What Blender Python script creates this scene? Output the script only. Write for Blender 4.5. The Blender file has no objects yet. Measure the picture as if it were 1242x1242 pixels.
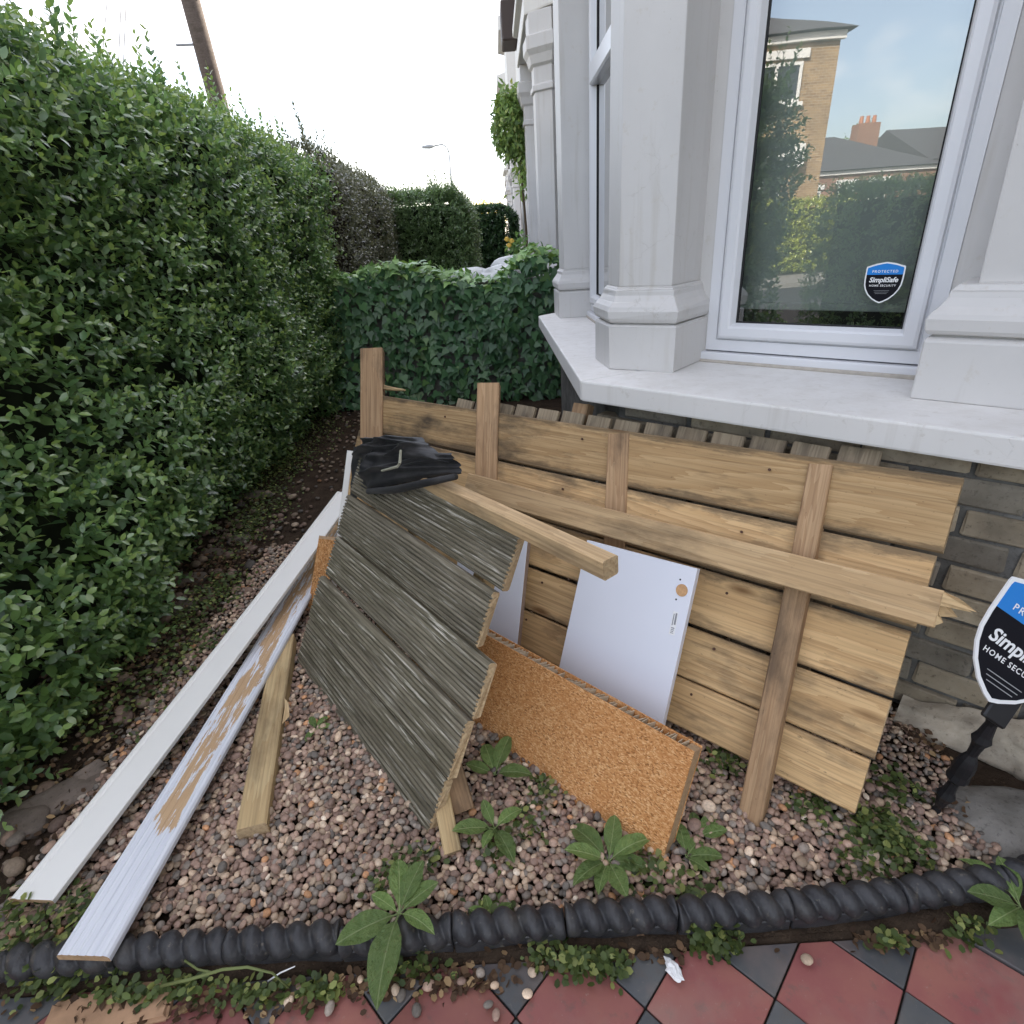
import bpy, math, random
import numpy as np
from mathutils import Vector, Matrix

random.seed(7); RNG = np.random.default_rng(11)
scene = bpy.context.scene
COL = scene.collection

# ------------------------------------------------------------------ camera
FPX, CPX, CAM_H = 680.0, 621.0, 1.2
PITCH, ROLL = math.radians(25.4), math.radians(4.0)
CR, SR, CP, SP = math.cos(ROLL), math.sin(ROLL), math.cos(PITCH), math.sin(PITCH)
cam = bpy.data.cameras.new("camera")
cam.sensor_width = 36.0
cam.lens = 36.0 * FPX / 1242.0
cam.clip_start, cam.clip_end = 0.02, 3000.0
cam_ob = bpy.data.objects.new("camera", cam)
COL.objects.link(cam_ob)
_U = Vector((0, SP, CP)); _X = Vector((1, 0, 0))
_r = CR * _X - SR * _U; _u = SR * _X + CR * _U; _f = Vector((0, CP, -SP))
_m = Matrix((_r, _u, -_f)).transposed().to_4x4()
_m.translation = Vector((0, 0, CAM_H))
cam_ob.matrix_world = _m
scene.camera = cam_ob

# ------------------------------------------------------------------ sky, sun, exposure
SUN_AZ, SUN_EL = math.radians(48), math.radians(34)
world = bpy.data.worlds.new("World"); scene.world = world; world.use_nodes = True
wn = world.node_tree.nodes; wl = world.node_tree.links
wn.clear()
w_out = wn.new("ShaderNodeOutputWorld"); w_bg = wn.new("ShaderNodeBackground")
w_sky = wn.new("ShaderNodeTexSky"); w_sky.sky_type = 'NISHITA'; w_sky.sun_disc = False
w_sky.sun_elevation = SUN_EL; w_sky.sun_rotation = SUN_AZ
w_sky.air_density = 1.0; w_sky.dust_density = 2.5; w_sky.ozone_density = 1.0
# thin high cloud, even over the whole sky
w_tc = wn.new("ShaderNodeTexCoord"); w_map = wn.new("ShaderNodeMapping"); w_map.inputs['Scale'].default_value = (1.2, 2.2, 5.0)
w_map.inputs['Rotation'].default_value = (0, 0.15, 0.5)
w_no = wn.new("ShaderNodeTexNoise"); w_no.inputs['Scale'].default_value = 1.6; w_no.inputs['Detail'].default_value = 7
w_rm = wn.new("ShaderNodeMapRange"); w_rm.inputs['From Min'].default_value = 0.47; w_rm.inputs['From Max'].default_value = 0.72
w_rm.inputs['To Min'].default_value = 0.13; w_rm.inputs['To Max'].default_value = 0.75
w_mix = wn.new("ShaderNodeMix"); w_mix.data_type = 'RGBA'
w_mix.inputs['B'].default_value = (10.0, 9.1, 8.2, 1)
wl.new(w_tc.outputs['Generated'], w_map.inputs['Vector']); wl.new(w_map.outputs['Vector'], w_no.inputs['Vector'])
wl.new(w_no.outputs['Fac'], w_rm.inputs['Value']); wl.new(w_rm.outputs['Result'], w_mix.inputs['Factor'])
wl.new(w_sky.outputs['Color'], w_mix.inputs['A'])
wl.new(w_mix.outputs['Result'], w_bg.inputs['Color']); wl.new(w_bg.outputs['Background'], w_out.inputs['Surface'])
w_bg.inputs['Strength'].default_value = 0.13
sun = bpy.data.lights.new("sun", 'SUN'); sun.energy = 3.6; sun.angle = math.radians(0.5); sun.color = (1.0, 0.93, 0.82)
sun_ob = bpy.data.objects.new("sun", sun); COL.objects.link(sun_ob)
SUN_DIR = Vector((math.sin(SUN_AZ) * math.cos(SUN_EL), math.cos(SUN_AZ) * math.cos(SUN_EL), math.sin(SUN_EL)))
sun_ob.rotation_euler = SUN_DIR.to_track_quat('Z', 'Y').to_euler(); sun_ob.location = (10, 10, 20)
scene.view_settings.view_transform = 'Standard'; scene.view_settings.look = 'None'
scene.view_settings.gamma = 1.0; scene.view_settings.exposure = 1.90
scene.render.engine = 'CYCLES'
scene.cycles.max_bounces = 7; scene.cycles.diffuse_bounces = 3; scene.cycles.glossy_bounces = 3
scene.cycles.transmission_bounces = 4; scene.cycles.transparent_max_bounces = 8
scene.cycles.use_denoising = True

# ------------------------------------------------------------------ survey helpers (sight lines -> real points on real planes)
CAM = np.array([0, 0, CAM_H])
def ray(x, y):
    u = (x - CPX) / FPX; v = (CPX - y) / FPX
    r = u * CR + v * SR; p = -u * SR + v * CR
    return np.array([r, CP + p * SP, -SP + p * CP])
def at_z(x, y, z=0.0):
    d = ray(x, y); return CAM + d * ((z - CAM_H) / d[2])
def at_y(x, y, yy):
    d = ray(x, y); return CAM + d * (yy / d[1])
def at_depth(x, y, dep): return CAM + ray(x, y) * dep
def at_plane(x, y, p0, n):
    d = ray(x, y); return CAM + d * (np.dot(np.array(p0) - CAM, n) / np.dot(d, n))
def unit(v): v = np.array(v, float); return v / np.linalg.norm(v)

# ------------------------------------------------------------------ object helpers
def tag(o, label=None, cat=None, group=None, kind=None):
    if label: o['label'] = label
    if cat: o['category'] = cat; o['kind'] = 'thing'
    if group: o['group'] = group
    if kind: o['kind'] = kind
    return o
def link(o, parent=None):
    COL.objects.link(o)
    if parent is not None: o.parent = parent
    return o
def empty(name, loc, label, cat, group=None):
    o = bpy.data.objects.new(name, None); o.empty_display_size = 0.05
    o.location = Vector(loc); link(o); tag(o, label, cat, group); o['_org'] = [float(a) for a in loc]
    return o
def org(o):
    p = Vector((0, 0, 0))
    while o is not None:
        p += Vector(o.location); o = o.parent
    return p
def frame(o, ex, ey, ez):
    m = Matrix((Vector(ex), Vector(ey), Vector(ez))).transposed().to_4x4(); m.translation = Vector(o); return m
def obj(name, me, parent=None, M=None, mat=None):
    """M is a world matrix (parents are placed by translation only unless they have an own world matrix in 'mw')"""
    o = bpy.data.objects.new(name, me)
    if mat is not None and not me.materials: me.materials.append(mat)
    link(o, parent)
    M = M if M is not None else Matrix.Identity(4)
    WM[o] = M
    o.matrix_basis = (pw(parent).inverted() @ M) if parent is not None else M
    return o
WM = {}
def pw(p): return WM[p] if p in WM else Matrix.Translation(Vector(p.location))
def mesh(verts, faces, smooth=False, mat=None):
    me = bpy.data.meshes.new("mesh"); me.from_pydata([tuple(v) for v in verts], [], faces); 
    if smooth: me.polygons.foreach_set("use_smooth", [True] * len(me.polygons))
    if mat: me.materials.append(mat)
    me.update(); return me
def tri_mesh(V, T, cols=None, smooth=True, mat=None):
    V = np.asarray(V, np.float32); T = np.asarray(T, np.int32)
    me = bpy.data.meshes.new("mesh")
    me.vertices.add(len(V)); me.vertices.foreach_set("co", V.ravel())
    me.loops.add(T.size); me.loops.foreach_set("vertex_index", T.ravel())
    me.polygons.add(len(T)); me.polygons.foreach_set("loop_start", np.arange(0, T.size, 3, dtype=np.int32))
    me.polygons.foreach_set("use_smooth", np.full(len(T), smooth))
    me.update(calc_edges=True)
    if cols is not None:
        a = me.color_attributes.new("col", 'FLOAT_COLOR', 'POINT')
        c = np.ones((len(V), 4), np.float32); c[:, :3] = cols; a.data.foreach_set("color", c.ravel())
    if mat: me.materials.append(mat)
    return me

class MB:
    def __init__(s): s.v = []; s.f = []
    def add(s, vs, fs):
        b = len(s.v); s.v += [tuple(map(float, v)) for v in vs]; s.f += [tuple(i + b for i in f) for f in fs]; return s
    def box(s, lo, hi, c=0.0):
        x0, y0, z0 = lo; x1, y1, z1 = hi
        if c <= 0:
            return s.add([(x0,y0,z0),(x1,y0,z0),(x1,y1,z0),(x0,y1,z0),(x0,y0,z1),(x1,y0,z1),(x1,y1,z1),(x0,y1,z1)],
                         [(0,3,2,1),(4,5,6,7),(0,1,5,4),(1,2,6,5),(2,3,7,6),(3,0,4,7)])
        vs = []; 
        for z, k in ((z0, c), (z0 + c, 0), (z1 - c, 0), (z1, c)):
            a0, a1, b0, b1 = x0 + k, x1 - k, y0 + k, y1 - k
            vs += [(a0 + c, b0, z), (a1 - c, b0, z), (a1, b0 + c, z), (a1, b1 - c, z), (a1 - c, b1, z), (a0 + c, b1, z), (a0, b1 - c, z), (a0, b0 + c, z)]
        fs = [tuple(range(7, -1, -1)), tuple(range(24, 32))]
        for r in range(3):
            for i in range(8):
                j = (i + 1) % 8; fs.append((r*8+i, r*8+j, r*8+8+j, r*8+8+i))
        return s.add(vs, fs)
    def prism(s, poly, z0, z1):
        n = len(poly)
        return s.add([(x, y, z0) for x, y in poly] + [(x, y, z1) for x, y in poly],
                     [tuple(range(n - 1, -1, -1)), tuple(range(n, 2 * n))] + [(i, (i + 1) % n, n + (i + 1) % n, n + i) for i in range(n)])
    def loft(s, rings, cap=True, closed=True):
        n = len(rings[0]); vs = [p for r in rings for p in r]; fs = []
        for k in range(len(rings) - 1):
            for i in range(n if closed else n - 1):
                j = (i + 1) % n; fs.append((k*n+i, k*n+j, k*n+n+j, k*n+n+i))
        if cap: fs += [tuple(range(n - 1, -1, -1)), tuple(range((len(rings)-1)*n, len(rings)*n))]
        return s.add(vs, fs)
    def tube(s, pts, rad, n=6, cap=True):
        pts = [np.array(p, float) for p in pts]; rings = []
        rs = rad if isinstance(rad, (list, tuple)) else [rad] * len(pts)
        for i, p in enumerate(pts):
            d = unit(pts[min(i + 1, len(pts) - 1)] - pts[max(i - 1, 0)])
            a = np.cross(d, (0, 0, 1) if abs(d[2]) < .9 else (1, 0, 0)); a = unit(a); b = np.cross(d, a)
            rings.append([tuple(p + rs[i] * (a * math.cos(t) + b * math.sin(t))) for t in [2*math.pi*k/n for k in range(n)]])
        return s.loft(rings, cap)
    def mesh(s, mat=None, smooth=False): return mesh(s.v, s.f, smooth, mat)

def jag(me, amp, seed=0):
    r = random.Random(seed)
    for v in me.vertices: v.co += Vector((r.uniform(-amp, amp), r.uniform(-amp, amp), r.uniform(-amp, amp)))
    return me

# ------------------------------------------------------------------ material helpers
class NT:
    def __init__(s, name, rough=0.7, spec=0.3):
        s.m = bpy.data.materials.new(name); s.m.use_nodes = True
        s.n = s.m.node_tree.nodes; s.l = s.m.node_tree.links
        s.b = s.n['Principled BSDF']; s.b.inputs['Roughness'].default_value = rough
        s.b.inputs['Specular IOR Level'].default_value = spec
    def new(s, t, **k):
        n = s.n.new(t)
        for a, b in k.items():
            if hasattr(n, a): setattr(n, a, b)
            else: n.inputs[a].default_value = b
        return n
    def coord(s, kind='Object', scale=(1,1,1), rnd=0.0):
        tc = s.new('ShaderNodeTexCoord'); mp = s.new('ShaderNodeMapping'); mp.inputs['Scale'].default_value = scale
        s.l.new(tc.outputs[kind], mp.inputs['Vector'])
        if rnd:
            oi = s.new('ShaderNodeObjectInfo'); mu = s.new('ShaderNodeMath', operation='MULTIPLY'); mu.inputs[1].default_value = rnd
            s.l.new(oi.outputs['Random'], mu.inputs[0])
            cx = s.new('ShaderNodeCombineXYZ')
            for k in range(3): s.l.new(mu.outputs[0], cx.inputs[k])
            s.l.new(cx.outputs[0], mp.inputs['Location'])
        return mp.outputs['Vector']
    def noise(s, vec, scale, detail=4, rough=0.55, dist=0.0, out='Fac'):
        n = s.new('ShaderNodeTexNoise'); n.inputs['Scale'].default_value = scale; n.inputs['Detail'].default_value = detail
        n.inputs['Roughness'].default_value = rough; n.inputs['Distortion'].default_value = dist
        s.l.new(vec, n.inputs['Vector']); return n.outputs[out]
    def voro(s, vec, scale, feature='F1', out='Distance', rnd=1.0):
        n = s.new('ShaderNodeTexVoronoi'); n.feature = feature; n.inputs['Scale'].default_value = scale; n.inputs['Randomness'].default_value = rnd
        s.l.new(vec, n.inputs['Vector']); return n.outputs[out]
    def ramp(s, fac, stops, interp='LINEAR'):
        n = s.new('ShaderNodeValToRGB'); n.color_ramp.interpolation = interp; e = n.color_ramp.elements
        while len(e) < len(stops): e.new(0.5)
        for el, (p, c) in zip(e, stops):
            el.position = p; el.color = (c if len(c) == 4 else (*c, 1)) if isinstance(c, (tuple, list)) else (c, c, c, 1)
        s.l.new(fac, n.inputs['Fac']); return n.outputs['Color']
    def rng(s, fac, a, b, c=0.0, d=1.0):
        n = s.new('ShaderNodeMapRange'); n.inputs['From Min'].default_value = a; n.inputs['From Max'].default_value = b
        n.inputs['To Min'].default_value = c; n.inputs['To Max'].default_value = d; s.l.new(fac, n.inputs['Value']); return n.outputs['Result']
    def mix(s, fac, a, b, mode='MIX'):
        n = s.new('ShaderNodeMix'); n.data_type = 'RGBA'; n.blend_type = mode
        for k, v in (('Factor', fac), ('A', a), ('B', b)):
            if isinstance(v, (tuple, list)): n.inputs[k].default_value = (*v[:3], 1)
            elif isinstance(v, (int, float)): n.inputs[k].default_value = v
            else: s.l.new(v, n.inputs[k])
        return n.outputs['Result']
    def math(s, op, a, b=0.0):
        n = s.new('ShaderNodeMath', operation=op)
        for i, v in enumerate((a, b)):
            if isinstance(v, (int, float)): n.inputs[i].default_value = v
            else: s.l.new(v, n.inputs[i])
        return n.outputs[0]
    def hsv(s, col, hue=0.5, sat=1.0, val=1.0, vfac=None):
        n = s.new('ShaderNodeHueSaturation'); n.inputs['Hue'].default_value = hue; n.inputs['Saturation'].default_value = sat; n.inputs['Value'].default_value = val
        if vfac is not None: s.l.new(vfac, n.inputs['Value'])
        s.l.new(col, n.inputs['Color']); return n.outputs['Color']
    def rand(s, a, b):
        oi = s.new('ShaderNodeObjectInfo'); return s.rng(oi.outputs['Random'], 0, 1, a, b)
    def color(s, c):
        if isinstance(c, (tuple, list)): s.b.inputs['Base Color'].default_value = (*c[:3], 1)
        else: s.l.new(c, s.b.inputs['Base Color'])
        return s
    def rough(s, r):
        if isinstance(r, (int, float)): s.b.inputs['Roughness'].default_value = r
        else: s.l.new(r, s.b.inputs['Roughness'])
        return s
    def bump(s, h, strength=0.3, dist=0.005):
        n = s.new('ShaderNodeBump'); n.inputs['Strength'].default_value = strength; n.inputs['Distance'].default_value = dist
        s.l.new(h, n.inputs['Height']); s.l.new(n.outputs['Normal'], s.b.inputs['Normal']); return s

MAT = {}
def simple(name, col, rough=0.7, spec=0.3, nscale=0, namt=0.25, bump=0.0):
    t = NT(name, rough, spec)
    if nscale:
        v = t.coord(); f = t.noise(v, nscale, 5)
        t.color(t.mix(f, tuple(c * (1 - namt) for c in col), tuple(min(1, c * (1 + namt)) for c in col)))
        if bump: t.bump(f, bump, 0.004)
    else: t.color(col)
    MAT[name] = t.m; return t.m

def wood(name, light, dark, ring, stain, stain_amt, knots=True, gloss=0.75, streak=1.0, vary=0.12, edge=0.0):
    """grain along local X; ring bands, fine fibres, a few knots, dark mould stains"""
    t = NT(name, gloss, 0.25)
    v = t.coord('Object', (0.75, 6.5, 6.5), rnd=37.0)
    warp = t.noise(v, 2.2, 2, 0.5)
    fld = t.noise(v, 1.0, 1.6, 0.35)
    rough_ = t.noise(t.coord('Object', (5, 60, 60), rnd=9.0), 1.0, 2)
    arg = t.math('ADD', t.math('MULTIPLY', fld, ring * 13.0), t.math('MULTIPLY', rough_, 1.6))
    saw = t.math('FRACT', arg)
    fib = t.noise(t.coord('Object', (3.0, 160, 160), rnd=11.0), 1.0, 3, 0.6)
    c = t.mix(t.math('MULTIPLY', t.rng(saw, 0.15, 0.98), t.rng(warp, 0.3, 0.7, 0.35, 0.8)), light, dark)
    c = t.mix(t.math('MULTIPLY', t.rng(fib, 0.45, 0.72), 0.6 * streak), c, tuple(k * 0.45 for k in dark))
    c = t.mix(t.rng(warp, 0.3, 0.7, 0, 0.25), c, tuple(k * 1.15 for k in light))
    sv = t.coord('Object', (2.2, 7.0, 7.0), rnd=23.0)
    st = t.noise(sv, 1.6, 6, 0.62)
    c = t.mix(t.math('MULTIPLY', t.rng(st, 0.50, 0.70), stain_amt), c, stain)
    sp = t.noise(t.coord('Object', (30, 60, 60), rnd=5.0), 2.0, 3, 0.7)
    c = t.mix(t.math('MULTIPLY', t.rng(sp, 0.66, 0.74), 0.55 * stain_amt), c, tuple(k * 0.5 for k in stain))
    if edge:   # mould that has grown along the board's edges
        sp_ = t.new('ShaderNodeSeparateXYZ'); t.l.new(t.coord('Object'), sp_.inputs[0])
        ed = t.math('ADD', t.rng(t.math('ABSOLUTE', sp_.outputs[1]), 0.040, 0.082, -0.30, 0.30), t.noise(t.coord('Object', (9, 40, 40), rnd=21.0), 1.0, 6, 0.72))
        c = t.mix(t.math('MULTIPLY', t.rng(ed, 0.44, 0.66), edge), c, stain)
    if knots:
        kv = t.voro(t.coord('Object', (2.6, 9.0, 1.0), rnd=17.0), 1.0)
        c = t.mix(t.rng(kv, 0.13, 0.05, 0, 0.85), c, (dark[0] * 0.35, dark[1] * 0.28, dark[2] * 0.25))
    c = t.hsv(c, vfac=t.rand(1 - vary, 1 + vary))
    t.color(c); t.rough(t.rng(st, 0.3, 0.7, gloss, min(1, gloss + .15)))
    t.bump(t.math('ADD', t.math('MULTIPLY', fib, 0.6), t.math('MULTIPLY', saw, -0.3)), 0.35, 0.0015)
    MAT[name] = t.m; return t.m

wood('fence_plank_wood', (0.59, 0.40, 0.205), (0.36, 0.205, 0.085), 1.0, (0.115, 0.085, 0.055), 1.0, edge=0.7, vary=0.22)
wood('post_wood', (0.44, 0.29, 0.165), (0.27, 0.155, 0.08), 0.8, (0.06, 0.045, 0.035), 0.7)
wood('rail_wood', (0.60, 0.42, 0.235), (0.42, 0.265, 0.13), 0.7, (0.07, 0.055, 0.04), 0.6)
wood('offcut_wood', (0.56, 0.42, 0.23), (0.42, 0.27, 0.125), 0.7, (0.11, 0.08, 0.05), 0.55)
wood('picket_wood', (0.31, 0.25, 0.17), (0.2, 0.15, 0.1), 0.7, (0.05, 0.045, 0.04), 0.8)
wood('end_grain_wood', (0.50, 0.37, 0.22), (0.33, 0.21, 0.11), 1.5, (0.12, 0.09, 0.06), 0.4, knots=False)
wood('splinter_wood', (0.62, 0.45, 0.25), (0.5, 0.33, 0.17), 0.6, (0.3, 0.2, 0.1), 0.3, knots=False)

def deck_mat():
    t = NT('weathered_decking', 0.85, 0.2)
    v = t.coord('Object', (2.0, 45, 45), rnd=31.0)
    a = t.noise(v, 1.5, 5, 0.65)
    patch = t.noise(t.coord('Object', (2.5, 6, 6), rnd=13.0), 1.4, 3)
    fl = t.noise(t.coord('Object', (7, 150, 150), rnd=7.0), 1.0, 4, 0.65)
    c = t.ramp(a, [(0.25, (0.05, 0.043, 0.031)), (0.5, (0.165, 0.143, 0.102)), (0.75, (0.34, 0.30, 0.225))])
    c = t.mix(t.rng(patch, 0.35, 0.7, 0, 0.6), c, (0.15, 0.135, 0.088))
    k = t.math('MULTIPLY', t.rng(fl, 0.54, 0.66), t.rng(patch, 0.38, 0.60, 0.2, 1.0))
    c = t.mix(k, c, (0.60, 0.56, 0.47))
    t.color(t.hsv(c, vfac=t.rand(0.85, 1.12))); t.bump(fl, 0.2, 0.002); MAT['weathered_decking'] = t.m
deck_mat()
def chip_mat(name, k=1.0):
    t = NT(name, 0.75, 0.25)
    v = t.coord('Object', (1, 1, 1), rnd=3.0)
    n = t.new('ShaderNodeTexVoronoi'); n.inputs['Scale'].default_value = 420
    ds = t.new('ShaderNodeMapping'); ds.inputs['Scale'].default_value = (0.55, 1.0, 1.0); t.l.new(v, ds.inputs['Vector'])
    wv = t.mix(0.008, ds.outputs['Vector'], t.noise(v, 25, 2, out='Color'))
    t.l.new(wv, n.inputs['Vector'])
    sx = t.new('ShaderNodeSeparateColor'); t.l.new(n.outputs['Color'], sx.inputs['Color'])
    c = t.ramp(sx.outputs[0], [(0.0, (0.20 * k, 0.085 * k, 0.03 * k)), (0.14, (0.46 * k, 0.20 * k, 0.07 * k)), (0.65, (0.60 * k, 0.30 * k, 0.115 * k)), (0.95, (0.76 * k, 0.47 * k, 0.23 * k))])
    big = t.noise(v, 9, 5, 0.65)
    c = t.mix(t.rng(big, 0.35, 0.7, 0, 0.45), c, (0.48 * k, 0.20 * k, 0.06 * k))
    fl = t.noise(v, 130, 3, 0.7); c = t.mix(t.rng(fl, 0.62, 0.72, 0, 0.65), c, (0.12 * k, 0.05 * k, 0.02 * k))
    t.color(c); t.bump(sx.outputs[1], 0.35, 0.0015); MAT[name] = t.m
chip_mat('chipboard'); 
simple('honeycomb_card', (0.62, 0.50, 0.36), 0.9, 0.1, 60, 0.4)
simple('chipboard_edge', (0.40, 0.27, 0.16), 0.9, 0.1, 120, 0.45, 0.3)
simple('melamine', (0.72, 0.735, 0.80), 0.32, 0.45, 3, 0.03)
simple('melamine_edge', (0.30, 0.22, 0.17), 0.7, 0.2, 90, 0.3)
simple('raw_chip_hole', (0.55, 0.33, 0.17), 0.9, 0.1, 150, 0.4)
simple('label_paper', (0.80, 0.80, 0.80), 0.6, 0.2)
simple('label_ink', (0.28, 0.28, 0.30), 0.6, 0.2)
simple('black_plastic', (0.014, 0.014, 0.016), 0.42, 0.4, 40, 0.3, 0.1)
simple('gloss_paint', (0.80, 0.79, 0.76), 0.35, 0.5, 6, 0.05)

def worn_paint():
    t = NT('worn_white_paint', 0.55, 0.4)
    v = t.coord('Object', (3.2, 22, 22)); a = t.math('ADD', t.math('MULTIPLY', t.noise(v, 1.7, 7, 0.66, 0.6), 0.62), t.math('MULTIPLY', t.noise(t.coord('Object', (7, 70, 70)), 1.5, 5, 0.7), 0.38))
    # paint has come off along the middle of the face
    sp = t.new('ShaderNodeSeparateXYZ'); t.l.new(t.coord('Object'), sp.inputs[0])
    mid = t.math('ABSOLUTE', t.math('SUBTRACT', sp.outputs[1], 0.055))
    band = t.rng(mid, 0.018, 0.052, 0.05, -0.13)
    endk = t.rng(sp.outputs[0], 0.16, 0.26, -0.25, 0.0)
    f = t.math('ADD', t.math('ADD', a, band), endk)
    bare = t.rng(f, 0.512, 0.528)
    fine = t.noise(t.coord('Object', (4, 90, 90)), 1.5, 4)
    c = t.mix(t.rng(fine, 0.4, 0.7), (0.70, 0.72, 0.77), (0.60, 0.62, 0.68))
    b = t.mix(t.noise(t.coord('Object', (6, 50, 50)), 2, 4), (0.42, 0.27, 0.15), (0.57, 0.40, 0.24))
    t.color(t.mix(bare, c, b)); t.rough(t.rng(bare, 0, 1, 0.45, 0.9))
    t.bump(t.math('SUBTRACT', t.math('MULTIPLY', fine, 0.4), bare), 0.35, 0.0015); MAT['worn_white_paint'] = t.m
worn_paint()

def fabric():
    t = NT('weed_membrane', 0.62, 0.35)
    v = t.coord(); a = t.noise(v, 14, 6, 0.6); w = t.noise(t.coord('Object', (1, 1, 1)), 420, 2)
    c = t.mix(t.rng(a, 0.4, 0.75), (0.012, 0.012, 0.013), (0.040, 0.037, 0.036))
    d = t.noise(v, 60, 5, 0.7); c = t.mix(t.rng(d, 0.68, 0.75, 0, 0.6), c, (0.18, 0.165, 0.14))
    t.color(c); t.bump(w, 0.25, 0.0008); t.b.inputs['Sheen Weight'].default_value = 0.05; MAT['weed_membrane'] = t.m
fabric()

def stucco(name, col, dirt=0.35):
    t = NT(name, 0.55, 0.35)
    v = t.coord(); a = t.noise(v, 3.0, 6, 0.6); f = t.noise(v, 60, 5, 0.65)
    c = t.mix(t.rng(a, 0.3, 0.75), col, tuple(k * 0.9 for k in col))
    n = t.new('ShaderNodeTexVoronoi'); n.feature = 'DISTANCE_TO_EDGE'; n.inputs['Scale'].default_value = 9.0
    wv = t.mix(0.16, v, t.noise(v, 6, 5, out='Color')); t.l.new(wv, n.inputs['Vector'])
    crack = t.math('MULTIPLY', t.rng(n.outputs['Distance'], 0.010, 0.002), t.rng(t.noise(v, 2.3, 2), 0.58, 0.7))
    c = t.mix(t.math('MULTIPLY', crack, 0.22), c, (0.22, 0.19, 0.15))
    sp = t.noise(v, 130, 3, 0.75); c = t.mix(t.math('MULTIPLY', t.rng(sp, 0.69, 0.75), dirt), c, (0.16, 0.13, 0.09))
    dr = t.noise(t.coord('Object', (22, 22, 1.3)), 1.0, 5, 0.6); c = t.mix(t.math('MULTIPLY', t.rng(dr, 0.56, 0.74), 0.42 * dirt / 0.35), c, (0.40, 0.36, 0.30))
    bl = t.noise(v, 26, 6, 0.72); c = t.mix(t.math('MULTIPLY', t.rng(bl, 0.60, 0.66), 0.35), c, (0.50, 0.46, 0.40))
    # dust lying on upward faces
    ge = t.new('ShaderNodeNewGeometry'); sx = t.new('ShaderNodeSeparateXYZ'); t.l.new(ge.outputs['Normal'], sx.inputs[0])
    du = t.math('MULTIPLY', t.rng(sx.outputs[2], 0.5, 0.95), t.rng(t.noise(v, 16, 6, 0.7), 0.42, 0.68, 0.05, 0.6))
    c = t.mix(t.math('MULTIPLY', du, dirt * 1.6), c, (0.42, 0.38, 0.31))
    t.color(c); t.bump(t.math('SUBTRACT', t.math('MULTIPLY', f, 0.3), crack), 0.3, 0.002); MAT[name] = t.m
stucco('white_stucco', (0.60, 0.582, 0.565)); stucco('sill_paint', (0.75, 0.73, 0.705), 0.24); stucco('cream_stucco', (0.66, 0.64, 0.60))
simple('upvc', (0.68, 0.68, 0.70), 0.28, 0.5, 4, 0.03)
simple('gasket', (0.012, 0.012, 0.013), 0.6, 0.3)
simple('sealant', (0.42, 0.38, 0.33), 0.8, 0.2, 50, 0.3)
simple('window_blind', (0.58, 0.60, 0.58), 0.8, 0.1)
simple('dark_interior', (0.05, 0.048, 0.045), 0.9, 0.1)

def glass():
    m = bpy.data.materials.new('window_glass'); m.use_nodes = True; n = m.node_tree.nodes; l = m.node_tree.links; n.clear()
    o = n.new('ShaderNodeOutputMaterial'); mx = n.new('ShaderNodeMixShader'); tr = n.new('ShaderNodeBsdfTransparent'); gl = n.new('ShaderNodeBsdfGlossy')
    gl.inputs['Roughness'].default_value = 0.0; tr.inputs['Color'].default_value = (0.86, 0.9, 0.88, 1)
    fr = n.new('ShaderNodeFresnel'); fr.inputs['IOR'].default_value = 1.52
    mu = n.new('ShaderNodeMath'); mu.operation = 'MULTIPLY_ADD'; mu.inputs[1].default_value = 3.2; mu.inputs[2].default_value = 0.14; mu.use_clamp = True
    tc = n.new('ShaderNodeTexCoord'); no = n.new('ShaderNodeTexNoise'); no.inputs['Scale'].default_value = 2.2; no.inputs['Detail'].default_value = 1
    bp = n.new('ShaderNodeBump'); bp.inputs['Strength'].default_value = 0.10; bp.inputs['Distance'].default_value = 0.01
    l.new(tc.outputs['Object'], no.inputs['Vector']); l.new(no.outputs['Fac'], bp.inputs['Height']); l.new(bp.outputs['Normal'], gl.inputs['Normal'])
    l.new(fr.outputs[0], mu.inputs[0]); l.new(mu.outputs[0], mx.inputs[0]); l.new(tr.outputs[0], mx.inputs[1]); l.new(gl.outputs[0], mx.inputs[2]); l.new(mx.outputs[0], o.inputs[0])
    MAT['window_glass'] = m
glass()

def brick(name, a, b, grime):
    t = NT(name, 0.9, 0.15)
    v = t.coord('Object', (1, 1, 1), rnd=19.0); n1 = t.noise(v, 18, 6, 0.65); n2 = t.noise(v, 90, 4, 0.7)
    c = t.mix(t.rng(n1, 0.3, 0.7), a, b); c = t.mix(t.rng(n2, 0.55, 0.7, 0, 0.6), c, tuple(k * 0.35 for k in a))
    c = t.mix(t.rng(t.noise(v, 7, 5), 0.40, 0.68, 0, grime), c, (0.045, 0.042, 0.036))
    t.color(t.hsv(c, vfac=t.rand(0.7, 1.15))); t.bump(t.math('ADD', n1, t.math('MULTIPLY', n2, 0.5)), 0.6, 0.004); MAT[name] = t.m
brick('stock_brick', (0.42, 0.34, 0.235), (0.52, 0.44, 0.32), 0.5)
brick('sooty_brick', (0.27, 0.235, 0.18), (0.35, 0.31, 0.25), 0.55)
brick('mortar', (0.17, 0.165, 0.15), (0.26, 0.25, 0.23), 0.6)
brick('plinth_render', (0.38, 0.32, 0.24), (0.55, 0.48, 0.38), 0.6)
brick('old_concrete', (0.24, 0.225, 0.20), (0.36, 0.34, 0.31), 0.4)
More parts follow.
